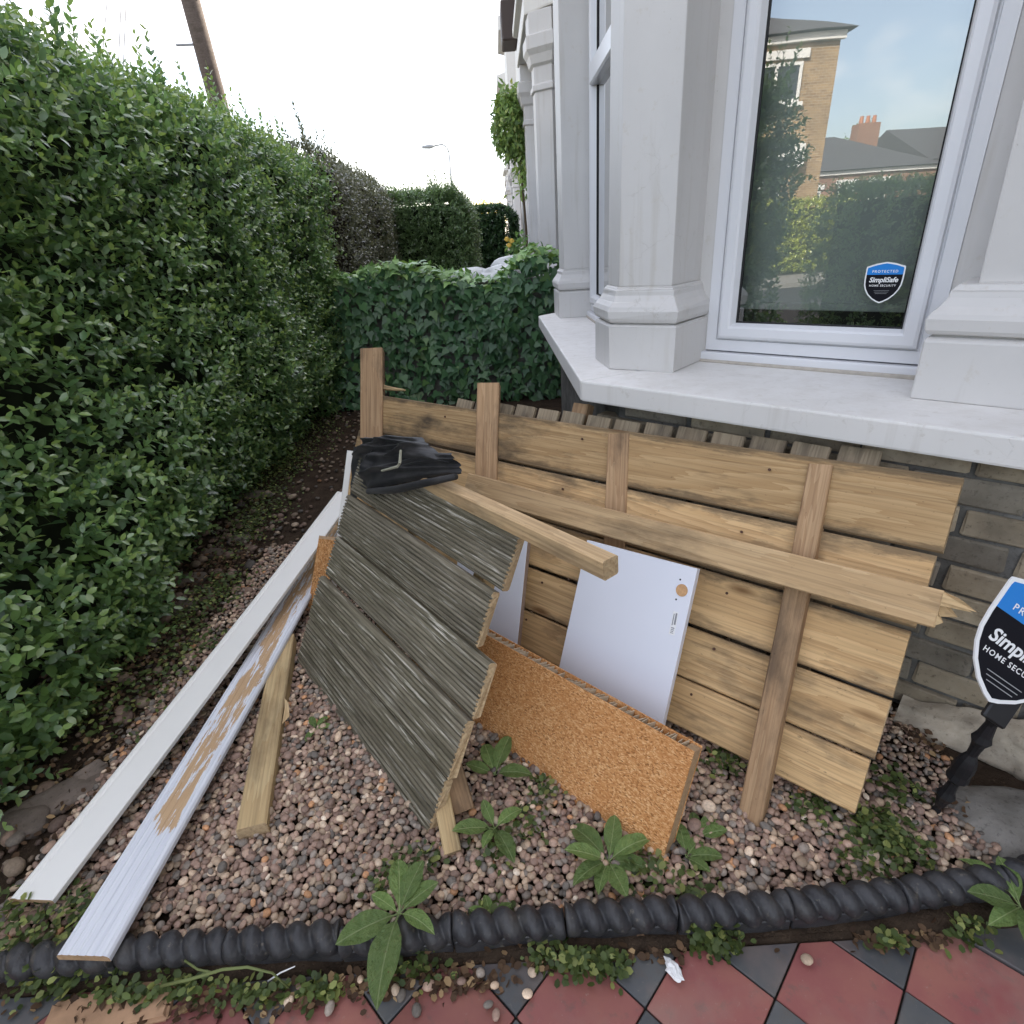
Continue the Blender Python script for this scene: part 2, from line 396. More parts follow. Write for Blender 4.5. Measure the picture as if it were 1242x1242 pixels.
def far_brick(name, a, b, m):
    t = NT(name, 0.9, 0.15); v = t.coord('Object')
    sp = t.new('ShaderNodeSeparateXYZ'); t.l.new(v, sp.inputs[0]); cx = t.new('ShaderNodeCombineXYZ')
    t.l.new(t.math('ADD', sp.outputs[0], sp.outputs[1]), cx.inputs[0]); t.l.new(sp.outputs[2], cx.inputs[1])
    br = t.new('ShaderNodeTexBrick'); br.inputs['Scale'].default_value = 1.0
    br.inputs['Brick Width'].default_value = 0.225; br.inputs['Row Height'].default_value = 0.075; br.inputs['Mortar Size'].default_value = 0.009
    br.inputs['Color1'].default_value = (*a, 1); br.inputs['Color2'].default_value = (*b, 1); br.inputs['Mortar'].default_value = (*m, 1)
    t.l.new(cx.outputs[0], br.inputs['Vector'])
    c = t.mix(t.rng(t.noise(v, 0.8, 5), 0.35, 0.7, 0, 0.4), br.outputs['Color'], tuple(k * 0.5 for k in a)); t.color(c); MAT[name] = t.m
far_brick('yellow_terrace_brick', (0.42, 0.28, 0.135), (0.26, 0.16, 0.078), (0.46, 0.40, 0.31))
far_brick('red_terrace_brick', (0.33, 0.17, 0.11), (0.27, 0.13, 0.085), (0.34, 0.30, 0.25))
simple('roof_slate', (0.10, 0.10, 0.105), 0.7, 0.3, 5, 0.35)
simple('dark_cladding', (0.06, 0.045, 0.04), 0.6, 0.3)
simple('white_trim', (0.75, 0.75, 0.73), 0.5, 0.3)
simple('window_dark', (0.03, 0.035, 0.04), 0.08, 0.6)
simple('chimney_pot', (0.42, 0.20, 0.12), 0.8, 0.2)

def glazed():
    t = NT('rope_edging_glaze', 0.42, 0.45)
    v = t.coord('Object', (1, 1, 1), rnd=29.0); a = t.noise(v, 22, 6, 0.65); b = t.noise(v, 140, 3, 0.7)
    c = t.mix(t.rng(a, 0.35, 0.7), (0.020, 0.020, 0.023), (0.046, 0.046, 0.050)); c = t.mix(t.rng(b, 0.66, 0.74, 0, 0.5), c, (0.2, 0.18, 0.15))
    c = t.mix(t.rng(t.noise(v, 9, 5, 0.65), 0.52, 0.70, 0, 0.35), c, (0.10, 0.09, 0.075)); c = t.mix(t.rng(t.noise(v, 45, 5, 0.7), 0.62, 0.70, 0, 0.7), c, (0.16, 0.14, 0.11))
    t.color(c); t.rough(t.rng(a, 0.3, 0.7, 0.36, 0.6)); t.bump(t.math('ADD', a, t.math('MULTIPLY', b, 0.5)), 0.55, 0.004); MAT['rope_edging_glaze'] = t.m
glazed()
def tile(name, a, b):
    t = NT(name, 0.55, 0.3); v = t.coord('Object', (1, 1, 1), rnd=41.0); n = t.noise(v, 9, 5, 0.6); f = t.noise(v, 120, 4, 0.7)
    c = t.mix(t.rng(n, 0.35, 0.68), a, b); c = t.mix(t.rng(f, 0.64, 0.74, 0, 0.35), c, (0.35, 0.30, 0.25))
    c = t.mix(t.rng(t.noise(v, 26, 5, 0.7), 0.55, 0.70, 0, 0.55), c, (0.11, 0.09, 0.075)); c = t.mix(t.rng(t.noise(v, 5, 4, 0.6), 0.5, 0.66, 0, 0.4), c, (0.27, 0.19, 0.16))
    t.color(t.hsv(c, vfac=t.rand(0.82, 1.15))); t.rough(t.rng(n, 0.3, 0.7, 0.45, 0.72)); t.bump(t.math('ADD', n, t.math('MULTIPLY', f, 0.3)), 0.2, 0.003); MAT[name] = t.m
tile('red_tile', (0.24, 0.080, 0.076), (0.285, 0.115, 0.09)); tile('grey_tile', (0.078, 0.083, 0.092), (0.12, 0.12, 0.115))
def soil(name, a, b, sc=14):
    t = NT(name, 0.95, 0.1); v = t.coord(); n = t.noise(v, sc, 8, 0.7); f = t.noise(v, sc * 9, 4, 0.7)
    c = t.mix(t.rng(n, 0.3, 0.7), a, b); c = t.mix(t.rng(f, 0.6, 0.72, 0, 0.7), c, tuple(min(1, k * 2.4) for k in b)); t.color(c)
    t.bump(t.math('ADD', n, t.math('MULTIPLY', f, 0.5)), 0.9, 0.02); MAT[name] = t.m
soil('bed_soil', (0.030, 0.021, 0.015), (0.075, 0.052, 0.036)); soil('joint_grit', (0.06, 0.052, 0.042), (0.12, 0.105, 0.085), 30)
soil('asphalt', (0.045, 0.045, 0.047), (0.06, 0.06, 0.06), 20); soil('paving', (0.20, 0.19, 0.175), (0.27, 0.26, 0.24), 6); soil('far_ground', (0.08, 0.08, 0.06), (0.12, 0.115, 0.09), 1)

def attr_mat(name, rough=0.6, spec=0.3, trans=0.0, bump=0.0, bscale=200, mottle=0.0, coat=0.0):
    t = NT(name, rough, spec); t.b.inputs['Coat Weight'].default_value = coat; t.b.inputs['Coat Roughness'].default_value = 0.22; a = t.new('ShaderNodeAttribute', attribute_name='col'); c = a.outputs['Color']
    if mottle:
        f = t.noise(t.coord(), bscale, 4, 0.65); c = t.hsv(c, vfac=t.rng(f, 0.3, 0.7, 1 - mottle, 1 + mottle))
        if bump: t.bump(f, bump, 0.002)
    t.color(c)
    if trans:
        tr = t.new('ShaderNodeBsdfTranslucent'); mx = t.new('ShaderNodeMixShader'); mx.inputs[0].default_value = trans
        t.l.new(t.hsv(c, 0.48, 1.15, 1.5), tr.inputs['Color']); out = t.n['Material Output']
        t.l.new(t.b.outputs[0], mx.inputs[1]); t.l.new(tr.outputs[0], mx.inputs[2]); t.l.new(mx.outputs[0], out.inputs['Surface'])
    MAT[name] = t.m; return t.m
attr_mat('pebble', 0.62, 0.3, 0, 0.25, 160, 0.22)
attr_mat('privet_leaf', 0.30, 0.6, 0.36, coat=0.7); attr_mat('ivy_leaf', 0.40, 0.5, 0.2); attr_mat('weed_leaf', 0.5, 0.35, 0.28); attr_mat('dead_leaf', 0.8, 0.15, 0.1)
def leafmat(name, a, b, vein=True):
    t = NT(name, 0.45, 0.4); v = t.coord('Object'); f = t.noise(v, 60, 4)
    c = t.mix(f, a, b)
    tr = t.new('ShaderNodeBsdfTranslucent'); mx = t.new('ShaderNodeMixShader'); mx.inputs[0].default_value = 0.28
    c = t.hsv(c, vfac=t.rand(0.7, 1.3)); t.color(c); t.l.new(t.hsv(c, 0.48, 1.15, 1.5), tr.inputs['Color'])
    t.l.new(t.b.outputs[0], mx.inputs[1]); t.l.new(tr.outputs[0], mx.inputs[2]); t.l.new(mx.outputs[0], t.n['Material Output'].inputs['Surface']); MAT[name] = t.m
def vein_leaf(name, a, b):
    t = NT(name, 0.42, 0.4); v = t.coord('Object'); f = t.noise(v, 9, 5, 0.6)
    sp = t.new('ShaderNodeSeparateXYZ'); t.l.new(v, sp.inputs[0]); ay = t.math('ABSOLUTE', sp.outputs[1])
    ph = t.math('SUBTRACT', t.math('MULTIPLY', sp.outputs[0], 13.0), t.math('MULTIPLY', ay, 16.0)); fr = t.math('ABSOLUTE', t.math('SUBTRACT', t.math('FRACT', ph), 0.5))
    vein = t.math('MAXIMUM', t.rng(fr, 0.07, 0.02, 0, 0.5), t.rng(ay, 0.014, 0.006, 0, 1))
    c = t.mix(t.rng(f, 0.3, 0.7), a, b); c = t.mix(t.math('MULTIPLY', vein, 0.55), c, (0.42, 0.50, 0.24))
    hole = t.noise(v, 17, 3, 0.6); c = t.mix(t.rng(hole, 0.66, 0.70, 0, 0.7), c, (0.20, 0.13, 0.05))
    c = t.hsv(c, vfac=t.rand(0.7, 1.3)); t.color(c); t.bump(t.math('SUBTRACT', f, vein), 0.5, 0.04)
    tr = t.new('ShaderNodeBsdfTranslucent'); mx = t.new('ShaderNodeMixShader'); mx.inputs[0].default_value = 0.25; t.l.new(t.hsv(c, 0.48, 1.15, 1.4), tr.inputs['Color'])
    t.l.new(t.b.outputs[0], mx.inputs[1]); t.l.new(tr.outputs[0], mx.inputs[2]); t.l.new(mx.outputs[0], t.n['Material Output'].inputs['Surface']); MAT[name] = t.m
vein_leaf('dock_leaf', (0.12, 0.20, 0.055), (0.20, 0.29, 0.09)); leafmat('hedge_leaf', (0.105, 0.195, 0.06), (0.18, 0.29, 0.08))
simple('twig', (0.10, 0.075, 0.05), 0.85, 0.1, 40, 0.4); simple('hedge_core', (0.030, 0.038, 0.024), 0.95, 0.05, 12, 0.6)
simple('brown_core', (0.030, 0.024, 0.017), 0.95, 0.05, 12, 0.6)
simple('stem_green', (0.16, 0.19, 0.07), 0.6, 0.3)
brick('garden_stone', (0.16, 0.125, 0.10), (0.25, 0.20, 0.17), 0.5)
simple('sign_blue', (0.012, 0.20, 0.60), 0.35, 0.5); simple('sign_black', (0.004, 0.004, 0.008), 0.45, 0.2); simple('sign_white', (0.80, 0.80, 0.80), 0.4, 0.4)
simple('sack_white', (0.66, 0.67, 0.67), 0.45, 0.4); simple('galvanised', (0.30, 0.31, 0.32), 0.5, 0.5); simple('wire', (0.03, 0.03, 0.03), 0.7, 0.2)
wood('pole_wood', (0.12, 0.095, 0.08), (0.075, 0.058, 0.047), 0.7, (0.05, 0.04, 0.03), 0.7, knots=False)  # colours darkened to put the pole's shade into the wood
simple('terracotta', (0.36, 0.16, 0.09), 0.85, 0.15, 20, 0.2); simple('petal_red', (0.55, 0.03, 0.05), 0.6, 0.2); simple('petal_yellow', (0.62, 0.42, 0.08), 0.6, 0.2)

# ================================================================== SETTING: ground, bed, path, street
import bmesh
def bevel(me, w, seg=1, ang=25):
    bm = bmesh.new(); bm.from_mesh(me); bm.normal_update()
    es = [e for e in bm.edges if len(e.link_faces) == 2 and e.calc_face_angle(0) > math.radians(ang)]
    bmesh.ops.bevel(bm, geom=es, offset=w, segments=seg, profile=0.6, affect='EDGES'); bm.to_mesh(me); bm.free(); me.update(); return me
def sheet(name, x0, x1, y0, y1, z, mat, nx=1, ny=1, fz=None):
    xs = np.linspace(x0, x1, nx + 1); ys = np.linspace(y0, y1, ny + 1)
    vs = [(x, y, z + (fz(x, y) if fz else 0)) for y in ys for x in xs]
    fs = [(j*(nx+1)+i, j*(nx+1)+i+1, (j+1)*(nx+1)+i+1, (j+1)*(nx+1)+i) for j in range(ny) for i in range(nx)]
    return tag(obj(name, mesh(vs, fs, nx > 1, MAT[mat])), kind='structure')
sheet('ground', -900, 900, -900, 900, -0.16, 'far_ground')
sheet('road', -11.5, -4.6, -120, 160, -0.13, 'asphalt')
for nm, x0, x1 in (('pavement', -4.6, -2.6), ('pavement', -14.0, -11.5)):
    m = MB().box((x0, -120, -0.155), (x1, 160, -0.02)); tag(obj(nm, m.mesh(MAT['paving'])), kind='structure')
BED0, BEDY = 0.60, 13.0
def bedz(x, y):
    s = math.sin(x * 5.1 + 1.3) * math.cos(y * 4.3) * 0.008 + math.sin(x * 13 + y * 9) * 0.003
    return s * min(1, max(0, (y - 0.66) / 0.3)) + (0.012 if y > 0.7 else 0.0) + (max(0, -0.95 - x) * 0.05 if x < -0.95 else 0)
sheet('garden_bed', -2.6, 1.36, BED0, BEDY, -0.012, 'bed_soil', 60, 160, bedz)
sheet('soil_strip', -1.5, 1.34, .590, .668, .0, 'bed_soil', 160, 6, lambda x, y: .006 * math.sin(x * 37) * math.cos(y * 90 + x * 11) + .008 * math.sin(x * 9 + 1) - (.03 if y < .595 else 0) - .004)
# path: checker of red and grey squares laid on the diagonal
path = tag(obj('path', MB().box((-4.6, -0.9, -0.15), (1.36, BED0, -0.035)).mesh(MAT['joint_grit'])), kind='structure')
D = 0.2285; X0, Y0 = 0.516, 0.51; hd = D / 2 - 0.0022
def clipy(poly, ymax):
    out = []
    for i in range(len(poly)):
        a, b = poly[i], poly[(i + 1) % len(poly)]
        if a[1] <= ymax: out.append(a)
        if (a[1] - ymax) * (b[1] - ymax) < 0:
            t = (ymax - a[1]) / (b[1] - a[1]); out.append((a[0] + t * (b[0] - a[0]), ymax))
    return out
tile_me = {}
for kx in range(-7, 5):
    for ky in range(0, 7):
        cy = Y0 + D / 2 - ky * D / 2
        cx = X0 + kx * D + (0 if ky % 2 else D / 2 - D)
        red = ky % 2 == 1
        if cy < -0.25 or cx > 1.25 or cx < -1.2: continue
        key = (ky == 0, ky == 1, red)
        if key not in tile_me:
            poly = [(-hd, 0), (0, -hd), (hd, 0), (0, hd)]
            poly = clipy(poly, BED0 - 0.007 - cy)
            tile_me[key] = bevel(MB().prism(poly, -0.014, 0.0).mesh(MAT['red_tile' if red else 'grey_tile']), 0.0015)
        r = random.Random(kx * 31 + ky)
        M = Matrix.Translation((cx, cy, -0.022 + r.uniform(-.0025, .0015))) @ Matrix.Rotation(r.uniform(-.012, .012), 4, 'X') @ Matrix.Rotation(r.uniform(-.012, .012), 4, 'Y')
        obj('tile', tile_me[key], path, M)

# ================================================================== THE HOUSE WITH THE BAY
hC = np.array([.70711, -.70711, 0]); nC = np.array([-.70711, -.70711, 0]); ZUP = np.array([0, 0, 1.0])
def inset(poly, d):
    n = len(poly); out = []; P = [np.array(p, float) for p in poly]
    area = sum(P[i][0] * P[(i+1) % n][1] - P[(i+1) % n][0] * P[i][1] for i in range(n))
    sg = 1 if area > 0 else -1
    L = []
    for i in range(n):
        e = unit(P[(i+1) % n] - P[i]); nn = np.array([-e[1], e[0]]) * sg; L.append((P[i] + nn * d, e))
    for i in range(n):
        p, e = L[i - 1]; q, f = L[i]
        den = e[0] * f[1] - e[1] * f[0]; t = ((q[0]-p[0]) * f[1] - (q[1]-p[1]) * f[0]) / den
        out.append(tuple(p + e * t))
    return out
def profile(poly, prof): return [[(x, y, z) for x, y in inset(poly, d)] for z, d in prof]
def ring_frame(o, ex, ez, s0, s1, z0, z1, prof):
    """rectangular mitred frame; prof = [(inset, outward depth)]"""
    en = np.cross(ex, ez); en = en if np.dot(en, -np.array(o) + CAM) > 0 else -en
    rings = []
    for a, d in prof:
        rings.append([tuple(np.array(o) + np.array(ex) * s + np.array(ez) * z + en * d) for s, z in ((s0+a, z0+a), (s1-a, z0+a), (s1-a, z1-a), (s0+a, z1-a))])
    m = MB(); m.loft(rings, cap=False); return m
PIER = [(.348, 2.117), (.361, 1.916), (.545, 1.793), (.671, 1.934), (.76, 2.02), (.57, 2.117)]
PIER_R = [(.992, 1.332), (1.36, .964), (1.60, 1.20), (1.22, 1.56)]
PIER_F = [(.352, 3.70), (.352, 3.41), (.56, 3.39), (.86, 3.55), (.66, 3.80), (.47, 3.84)]
BASE = [(.800, 0), (.938, 0), (.944, .006), (.9445, .016), (.9505, .016), (.951, .002), (.962, -.004), (.985, -.006), (.998, 0), (1.012, .012), (1.03, .022), (1.046, .024), (1.048, .030), (1.056, .032)]
def zc(b, top): return [(1.055, .036), (2.40, .036), (2.41, .018), (2.45, .018), (2.46, .032), (2.58, .032), (2.60, .012), (2.66, -.004), (2.70, -.028), (2.79, -.028), (2.80, .0), (top, .0)]
SILL_Z0, SILL_Z1 = .735, .800
WALLC = 2.14   # x+y of the brick face under the sill
def shift(poly, dx, dy): return [(x + dx, y + dy) for x, y in poly]

def bay(house, dx, dy, near):
    T = lambda p: (p[0] + dx, p[1] + dy)
    st, si = MAT['white_stucco'], MAT['sill_paint']
    for pl_, rb in ((PIER, .0), (PIER_R, .0), (PIER_F, .0)):
        pl_ = shift(pl_, dx, dy)
        pr = BASE if pl_ is not PIER_R else BASE
        me = MB().loft(profile(pl_, BASE)).mesh(st); bevel(me, .004, 2, 40); 
        if near: jag(me, .0012, 3)
        obj('pier_base', me, house)
        extra = 0.03 if abs(pl_[0][0] - dx - .992) < 1e-6 else 0
        me = MB().loft(profile(pl_, [(z, d + (extra if z < 2.4 else 0)) for z, d in zc(0, 2.95)])).mesh(st); bevel(me, .005, 2, 40)
        obj('pier', me, house)
    # sill in three stones with mitred joints
    c0, c1 = (.243, 1.772), (.243, 3.610); w0, w1 = (1.36, .655), (1.36, 4.727); i0, i1 = (1.0, 2.09), (1.0, 3.29)
    for poly in ([c1, c0, i0, i1], [c0, w0, (1.60, .895), i0], [w1, c1, i1, (1.6, 4.4)]):
        me = MB().prism([T(p) for p in inset(poly, .0016)], SILL_Z0, SILL_Z1).mesh(si); bevel(me, .006, 2); obj('sill', me, house)
    # wall under the sill: a mortar body with bricks proud of it on the canted side
    e = WALLC
    body = [(.36, e - .36), (1.36, e - 1.36), (1.6, 1.1), (1.6, 4.4), (1.36, 4.6), (.36, 3.6)]
    obj('wall', MB().prism([T(p) for p in inset(body, .012)], -.1, SILL_Z0 - .002).mesh(MAT['mortar']), house)
    # windows
    def window(o, ex, s0, s1, z0, z1, transom=None, tilt=0, vent=None):
        fr = ring_frame(o, ex, ZUP, s0, s1, z0, z1, [(0, -.07), (0, 0), (.034, 0), (.036, -.006), (.040, -.006), (.042, .010), (.050, .014), (.074, .014), (.080, .008), (.088, -.018), (.088, -.03)])
        w = obj('window', fr.mesh(MAT['upvc']), house)
        g = ring_frame(o, ex, ZUP, s0, s1, z0, z1, [(.087, -.017), (.092, -.020), (.092, -.03)]); obj('gasket', g.mesh(MAT['gasket']), w)
        en = np.cross(ex, ZUP); en = en if np.dot(en, CAM - np.array(o)) > 0 else -en
        q = [np.array(o) + np.array(ex) * s + ZUP * z - en * .024 for s, z in ((s0+.089, z0+.089), (s1-.089, z0+.089), (s1-.089, z1-.089), (s0+.089, z1-.089))]
        obj('pane', mesh(q, [(0, 1, 2, 3)], False, MAT['window_glass']), w)
        if transom:
            m = MB(); M = frame(np.array(o), ex, -en, ZUP); m.box((s0 + .06, -.016, transom), (s1 - .06, .05, transom + .09), .008); obj('transom', m.mesh(MAT['upvc']), w, M)
        m = MB(); M = frame(np.array(o), ex, -en, ZUP); m.box((s0 - .01, -.024, SILL_Z1 + .001), (s1 + .01, .06, z0 - .004), .004); obj('sub_sill', m.mesh(MAT['upvc']), w, M)
        m = MB(); m.box((s0 - .012, -.030, SILL_Z1), (s1 + .012, -.02, SILL_Z1 + .010), .002); obj('sealant', jag(m.mesh(MAT['sealant']), .002, 4), w, M)
        return w
    oC = np.array([1.33 + dx, 1.33 + dy, 0])
    window(oC, hC, -.888, -.245, .836, 2.55, transom=None if near else 1.62)
    window(np.array([.535 + dx, 2.75 + dy, 0]), np.array([0, -1.0, 0]), -.66, .645, .836, 2.55, transom=float(at_plane(738, 66, (.52, 0, 0), np.array([1.0, 0, 0]))[2]))
    mj = MB(); mj.box((-.2445, .003, SILL_Z1 + .001), (.0, .12, 2.94)); mj.box((-1.0, .003, SILL_Z1 + .001), (-.8885, .12, 2.94)); mj.box((-.89, .008, 2.552), (-.24, .12, 2.94))
    obj('reveal', mj.mesh(st), house, frame(oC, hC, -nC, ZUP))
    # upper wall of the bay and string course
    up = [(.40, 2.02), (1.6, .80), (1.6, 4.6), (.40, 3.52)]
    m = MB().prism([T(p) for p in up], 2.952, 5.6); obj('upper_bay', m.mesh(MAT['cream_stucco']), house)
    for z0_, z1_, o_ in ((2.953, 3.10, .07), (3.22, 3.30, .10), (5.3, 5.55, .14)):
        m = MB().prism([T(p) for p in inset(up, -o_)], z0_, z1_); bevel_m = bevel(m.mesh(MAT['cream_stucco']), .015, 2); obj('string_course', bevel_m, house)

def house_body(house, y0, y1, mat, roofmat='roof_slate'):
    obj('main_wall', MB().box((1.352, y0, -.1), (8.5, y1, 6.2)).mesh(MAT[mat]), house)
    m = MB(); m.add([(1.2, y0, 6.302), (8.7, y0, 6.302), (5, y0, 7.8), (1.2, y1, 6.302), (8.7, y1, 6.302), (5, y1, 7.8)], [(0, 1, 2), (5, 4, 3), (0, 2, 5, 3), (1, 4, 5, 2), (0, 3, 4, 1)]); obj('roof', m.mesh(MAT[roofmat]), house)
    m = MB().box((1.22, y0 + .01, 5.9), (1.349, y1 - .01, 6.19)); obj('cornice', m.mesh(MAT['cream_stucco']), house)

house = empty('house', (1.4, 2.7, 0), 'white painted house with bay window standing over the pile of planks', 'house')
bay(house, 0, 0, True)
# bay interior: the room behind the glass (hollow: floor, back walls, ceiling)
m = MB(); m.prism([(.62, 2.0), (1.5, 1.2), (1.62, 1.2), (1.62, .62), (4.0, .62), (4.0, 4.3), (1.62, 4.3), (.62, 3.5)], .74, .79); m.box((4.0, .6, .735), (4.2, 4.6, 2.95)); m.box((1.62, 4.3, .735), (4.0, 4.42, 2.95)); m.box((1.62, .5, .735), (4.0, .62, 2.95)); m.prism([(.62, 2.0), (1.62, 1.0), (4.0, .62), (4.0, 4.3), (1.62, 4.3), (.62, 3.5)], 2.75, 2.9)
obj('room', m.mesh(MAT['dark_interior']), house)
mw = MB(); mw.box((1.362, -1.6, -.1), (8.5, .60, 6.2)); mw.box((1.40, .60, 2.953), (8.5, 4.7, 6.2)); mw.box((1.362, 4.7, -.1), (8.5, 4.95, 6.2)); mw.box((4.25, .6, -.1), (8.5, 4.7, 2.952))
obj('main_wall', mw.mesh(MAT['cream_stucco']), house)
mr = MB(); mr.add([(1.2, -1.6, 6.302), (8.7, -1.6, 6.302), (5, -1.6, 7.8), (1.2, 4.95, 6.302), (8.7, 4.95, 6.302), (5, 4.95, 7.8)], [(0, 1, 2), (5, 4, 3), (0, 2, 5, 3), (1, 4, 5, 2), (0, 3, 4, 1)])
obj('roof', mr.mesh(MAT['roof_slate']), house)
# bricks of the canted wall
bricks = [jag(bevel(MB().box((-.106, 0, -.0315), (.106, .06, .0315)).mesh(), .004, 1), .0022, k) for k in range(6)]
for k, b in enumerate(bricks): b.materials.append(MAT['stock_brick' if k < 3 else 'sooty_brick'])
w0 = np.array([.36, WALLC - .36, 0])
for row in range(10):
    z = .016 + row * .0735 + .0325
    for i in range(8):
        s = i * .2255 + (0.112 if row % 2 else 0) + .03
        if s > 1.46: continue
        r = random.Random(row * 17 + i)
        me = bricks[r.choice([0, 1, 2]) if (r.random() < (.75 if row > 6 else .25)) else r.choice([3, 4, 5])]
        p = w0 + hC * (s + r.uniform(-.004, .004)) + ZUP * (z + r.uniform(-.002, .002)) - nC * (.0 + r.uniform(-.002, .006))
        obj('brick', me, house, frame(p, hC, -nC, ZUP))
# rough rendered plinth at the foot of the wall
def lump(nu, nv, f, mat, name, parent=None, label=None, cat=None):
    vs = []; fs = []
    for j in range(nv + 1):
        for i in range(nu + 1): vs.append(tuple(f(i / nu, j / nv)))
    for j in range(nv):
        for i in range(nu): a = j * (nu + 1) + i; fs.append((a, a + 1, a + nu + 2, a + nu + 1))
    return obj(name, mesh(vs, fs, True, MAT[mat]), parent)
def hash2(a, b): 
    v = math.sin(a * 127.1 + b * 311.7) * 43758.5453; return v - math.floor(v)
def vnoise(x, y):
    xi, yi = math.floor(x), math.floor(y); fx, fy = x - xi, y - yi; fx = fx*fx*(3-2*fx); fy = fy*fy*(3-2*fy)
    return (hash2(xi, yi)*(1-fx) + hash2(xi+1, yi)*fx)*(1-fy) + (hash2(xi, yi+1)*(1-fx) + hash2(xi+1, yi+1)*fx)*fy
def fbm(x, y, o=4): return sum(vnoise(x * 2**k + k * 17, y * 2**k - k * 9) / 2**k for k in range(o)) / 2 - .5
def plinth(u, v):
    s = .93 + u * .61; prof = [(-.02, -.03), (.075, .0), (.068, .10), (.045, .16), (.0, .185)]
    k = v * 4; i = min(3, int(k)); t = k - i; d = prof[i][0] * (1-t) + prof[i+1][0] * t; z = prof[i][1] * (1-t) + prof[i+1][1] * t
    hgt = .25 + .75 * max(0, min(1, (u - .05) / .7)); z = z * hgt if z > 0 else z
    n = fbm(u * 9, v * 3 + 5)
    if v == 0: d = .085
    return w0 + hC * s + nC * (d + .05 * n + .006 - (0 if 0 < v < 1 else .05 * n)) + ZUP * (z + .02 * fbm(u * 14, v * 5 + 9) * (v > 0) + .0)
lump(60, 20, plinth, 'plinth_render', 'plinth', house)
def haunch(u, v):
    x = .86 + u * .52; y0_ = .665; y1_ = .80 + .12 * (1 - u); y = y0_ + v * (y1_ - y0_ - .0) + .012 * fbm(u * 6, v * 3)
    return (x + .02 * fbm(v * 7, u * 3 + 3), y, -.01 + .062 * math.sin(math.pi * min(1, max(0, v * 1.05))) ** .45 * min(1, u * 5) * (.75 + .5 * u) + .016 * fbm(u * 12, v * 7))
tag(lump(44, 22, haunch, 'old_concrete', 'concrete_haunch'), 'rough grey concrete lump between rope edging and the wall foot', 'concrete')
# blind inside the canted window
oB = np.array([1.33, 1.33, 0]) - nC * .12
m = MB(); m.box((-.87, .0, .975), (-.26, .004, 2.5)); m.box((-.87, -.006, .955), (-.26, .010, .978), .003)
tag(obj('window_blind', m.mesh(MAT['window_blind']), None, frame(oB, hC, -nC, ZUP)), 'pale lowered blind seen behind the large bay window glass', 'blind')

# neighbours
neigh = empty('house', (1.5, 6.9, 0), 'next white house with open top window, beyond the ivy wall', 'house', 'terraced houses along the street')
bay(neigh, .065, 4.12, False); house_body(neigh, 4.96, 9.4, 'cream_stucco')
vent_o = np.array([1.33 + .065, 1.33 + 4.12, 0]) + nC * .015
hz = np.array([.70711, -.70711, 0]); tl = math.radians(14)
ez2 = unit(np.array([-nC[0] * -math.sin(tl) * -1, -nC[1] * -math.sin(tl) * -1, 0]) * 0 + ZUP * math.cos(tl) - nC * math.sin(tl))
pv = vent_o + ZUP * 2.42
fr = ring_frame(pv, hz, ez2, -.83, -.30, -.70, 0, [(0, -.03), (0, .012), (.05, .012), (.058, -.01), (.058, -.03), (0, -.03)])
vw = obj('open_vent', fr.mesh(MAT['upvc']), neigh)
for k, (d0, nm) in enumerate((((.20, 8.55), 'third'), ((.16, 13.1), 'fourth'), ((.16, 17.6), 'fifth'))):
    d0, dyy = d0
    h3 = empty('house', (1.6, 2.7 + dyy, 0), ('third terraced house along, partly behind hanging green creeper', 'far terraced house with red brick and pale trim, fourth along', 'farthest terraced house showing beside the end hedge')[k], 'house', 'terraced houses along the street')
    bay(h3, d0, dyy, False); house_body(h3, dyy + .86, dyy + 5.35, 'red_terrace_brick')

# ================================================================== THE PILE OF TIMBER
def plank(name, parent, p0, p1, width_dir, w, th, mat, nseg=6, warp=.002, ch=.003, seed=0, top=None, end=None, endmat=None, taper=1.0):
    """board from p0 to p1 (centre line of its back face); local X along it, Y across, Z = front"""
    p0 = np.array(p0); p1 = np.array(p1); L = np.linalg.norm(p1 - p0); ex = (p1 - p0) / L
    ey = np.array(width_dir, float); ey = unit(ey - ex * np.dot(ey, ex)); ez = np.cross(ex, ey)
    r = random.Random(seed); rings = []
    ph = r.uniform(0, 6)
    for k in range(nseg + 1):
        t = k / nseg; x = t * L; b = warp * math.sin(t * 3.1 + ph) ; yy = warp * .8 * math.sin(t * 4.3 + ph * 2)
        hw = w / 2 * (1 + (taper - 1) * t); c = ch
        if end and k == nseg: pass
        pts = [(-hw + c, 0), (hw - c, 0), (hw, c), (hw, th - c), (hw - c, th), (-hw + c, th), (-hw, th - c), (-hw, c)]
        e = 0
        rings.append([(x + (r.uniform(-.0015, .0015) if k in (0, nseg) else 0), y + yy, z + b) for y, z in pts])
    m = MB(); m.loft(rings); me = m.mesh(MAT[mat])
    if endmat:
        me.materials.append(MAT[endmat]); me.polygons[len(me.polygons)-1].material_index = 1; me.polygons[len(me.polygons)-2].material_index = 1
    return obj(name, me, parent, frame(p0, ex, ey, ez))

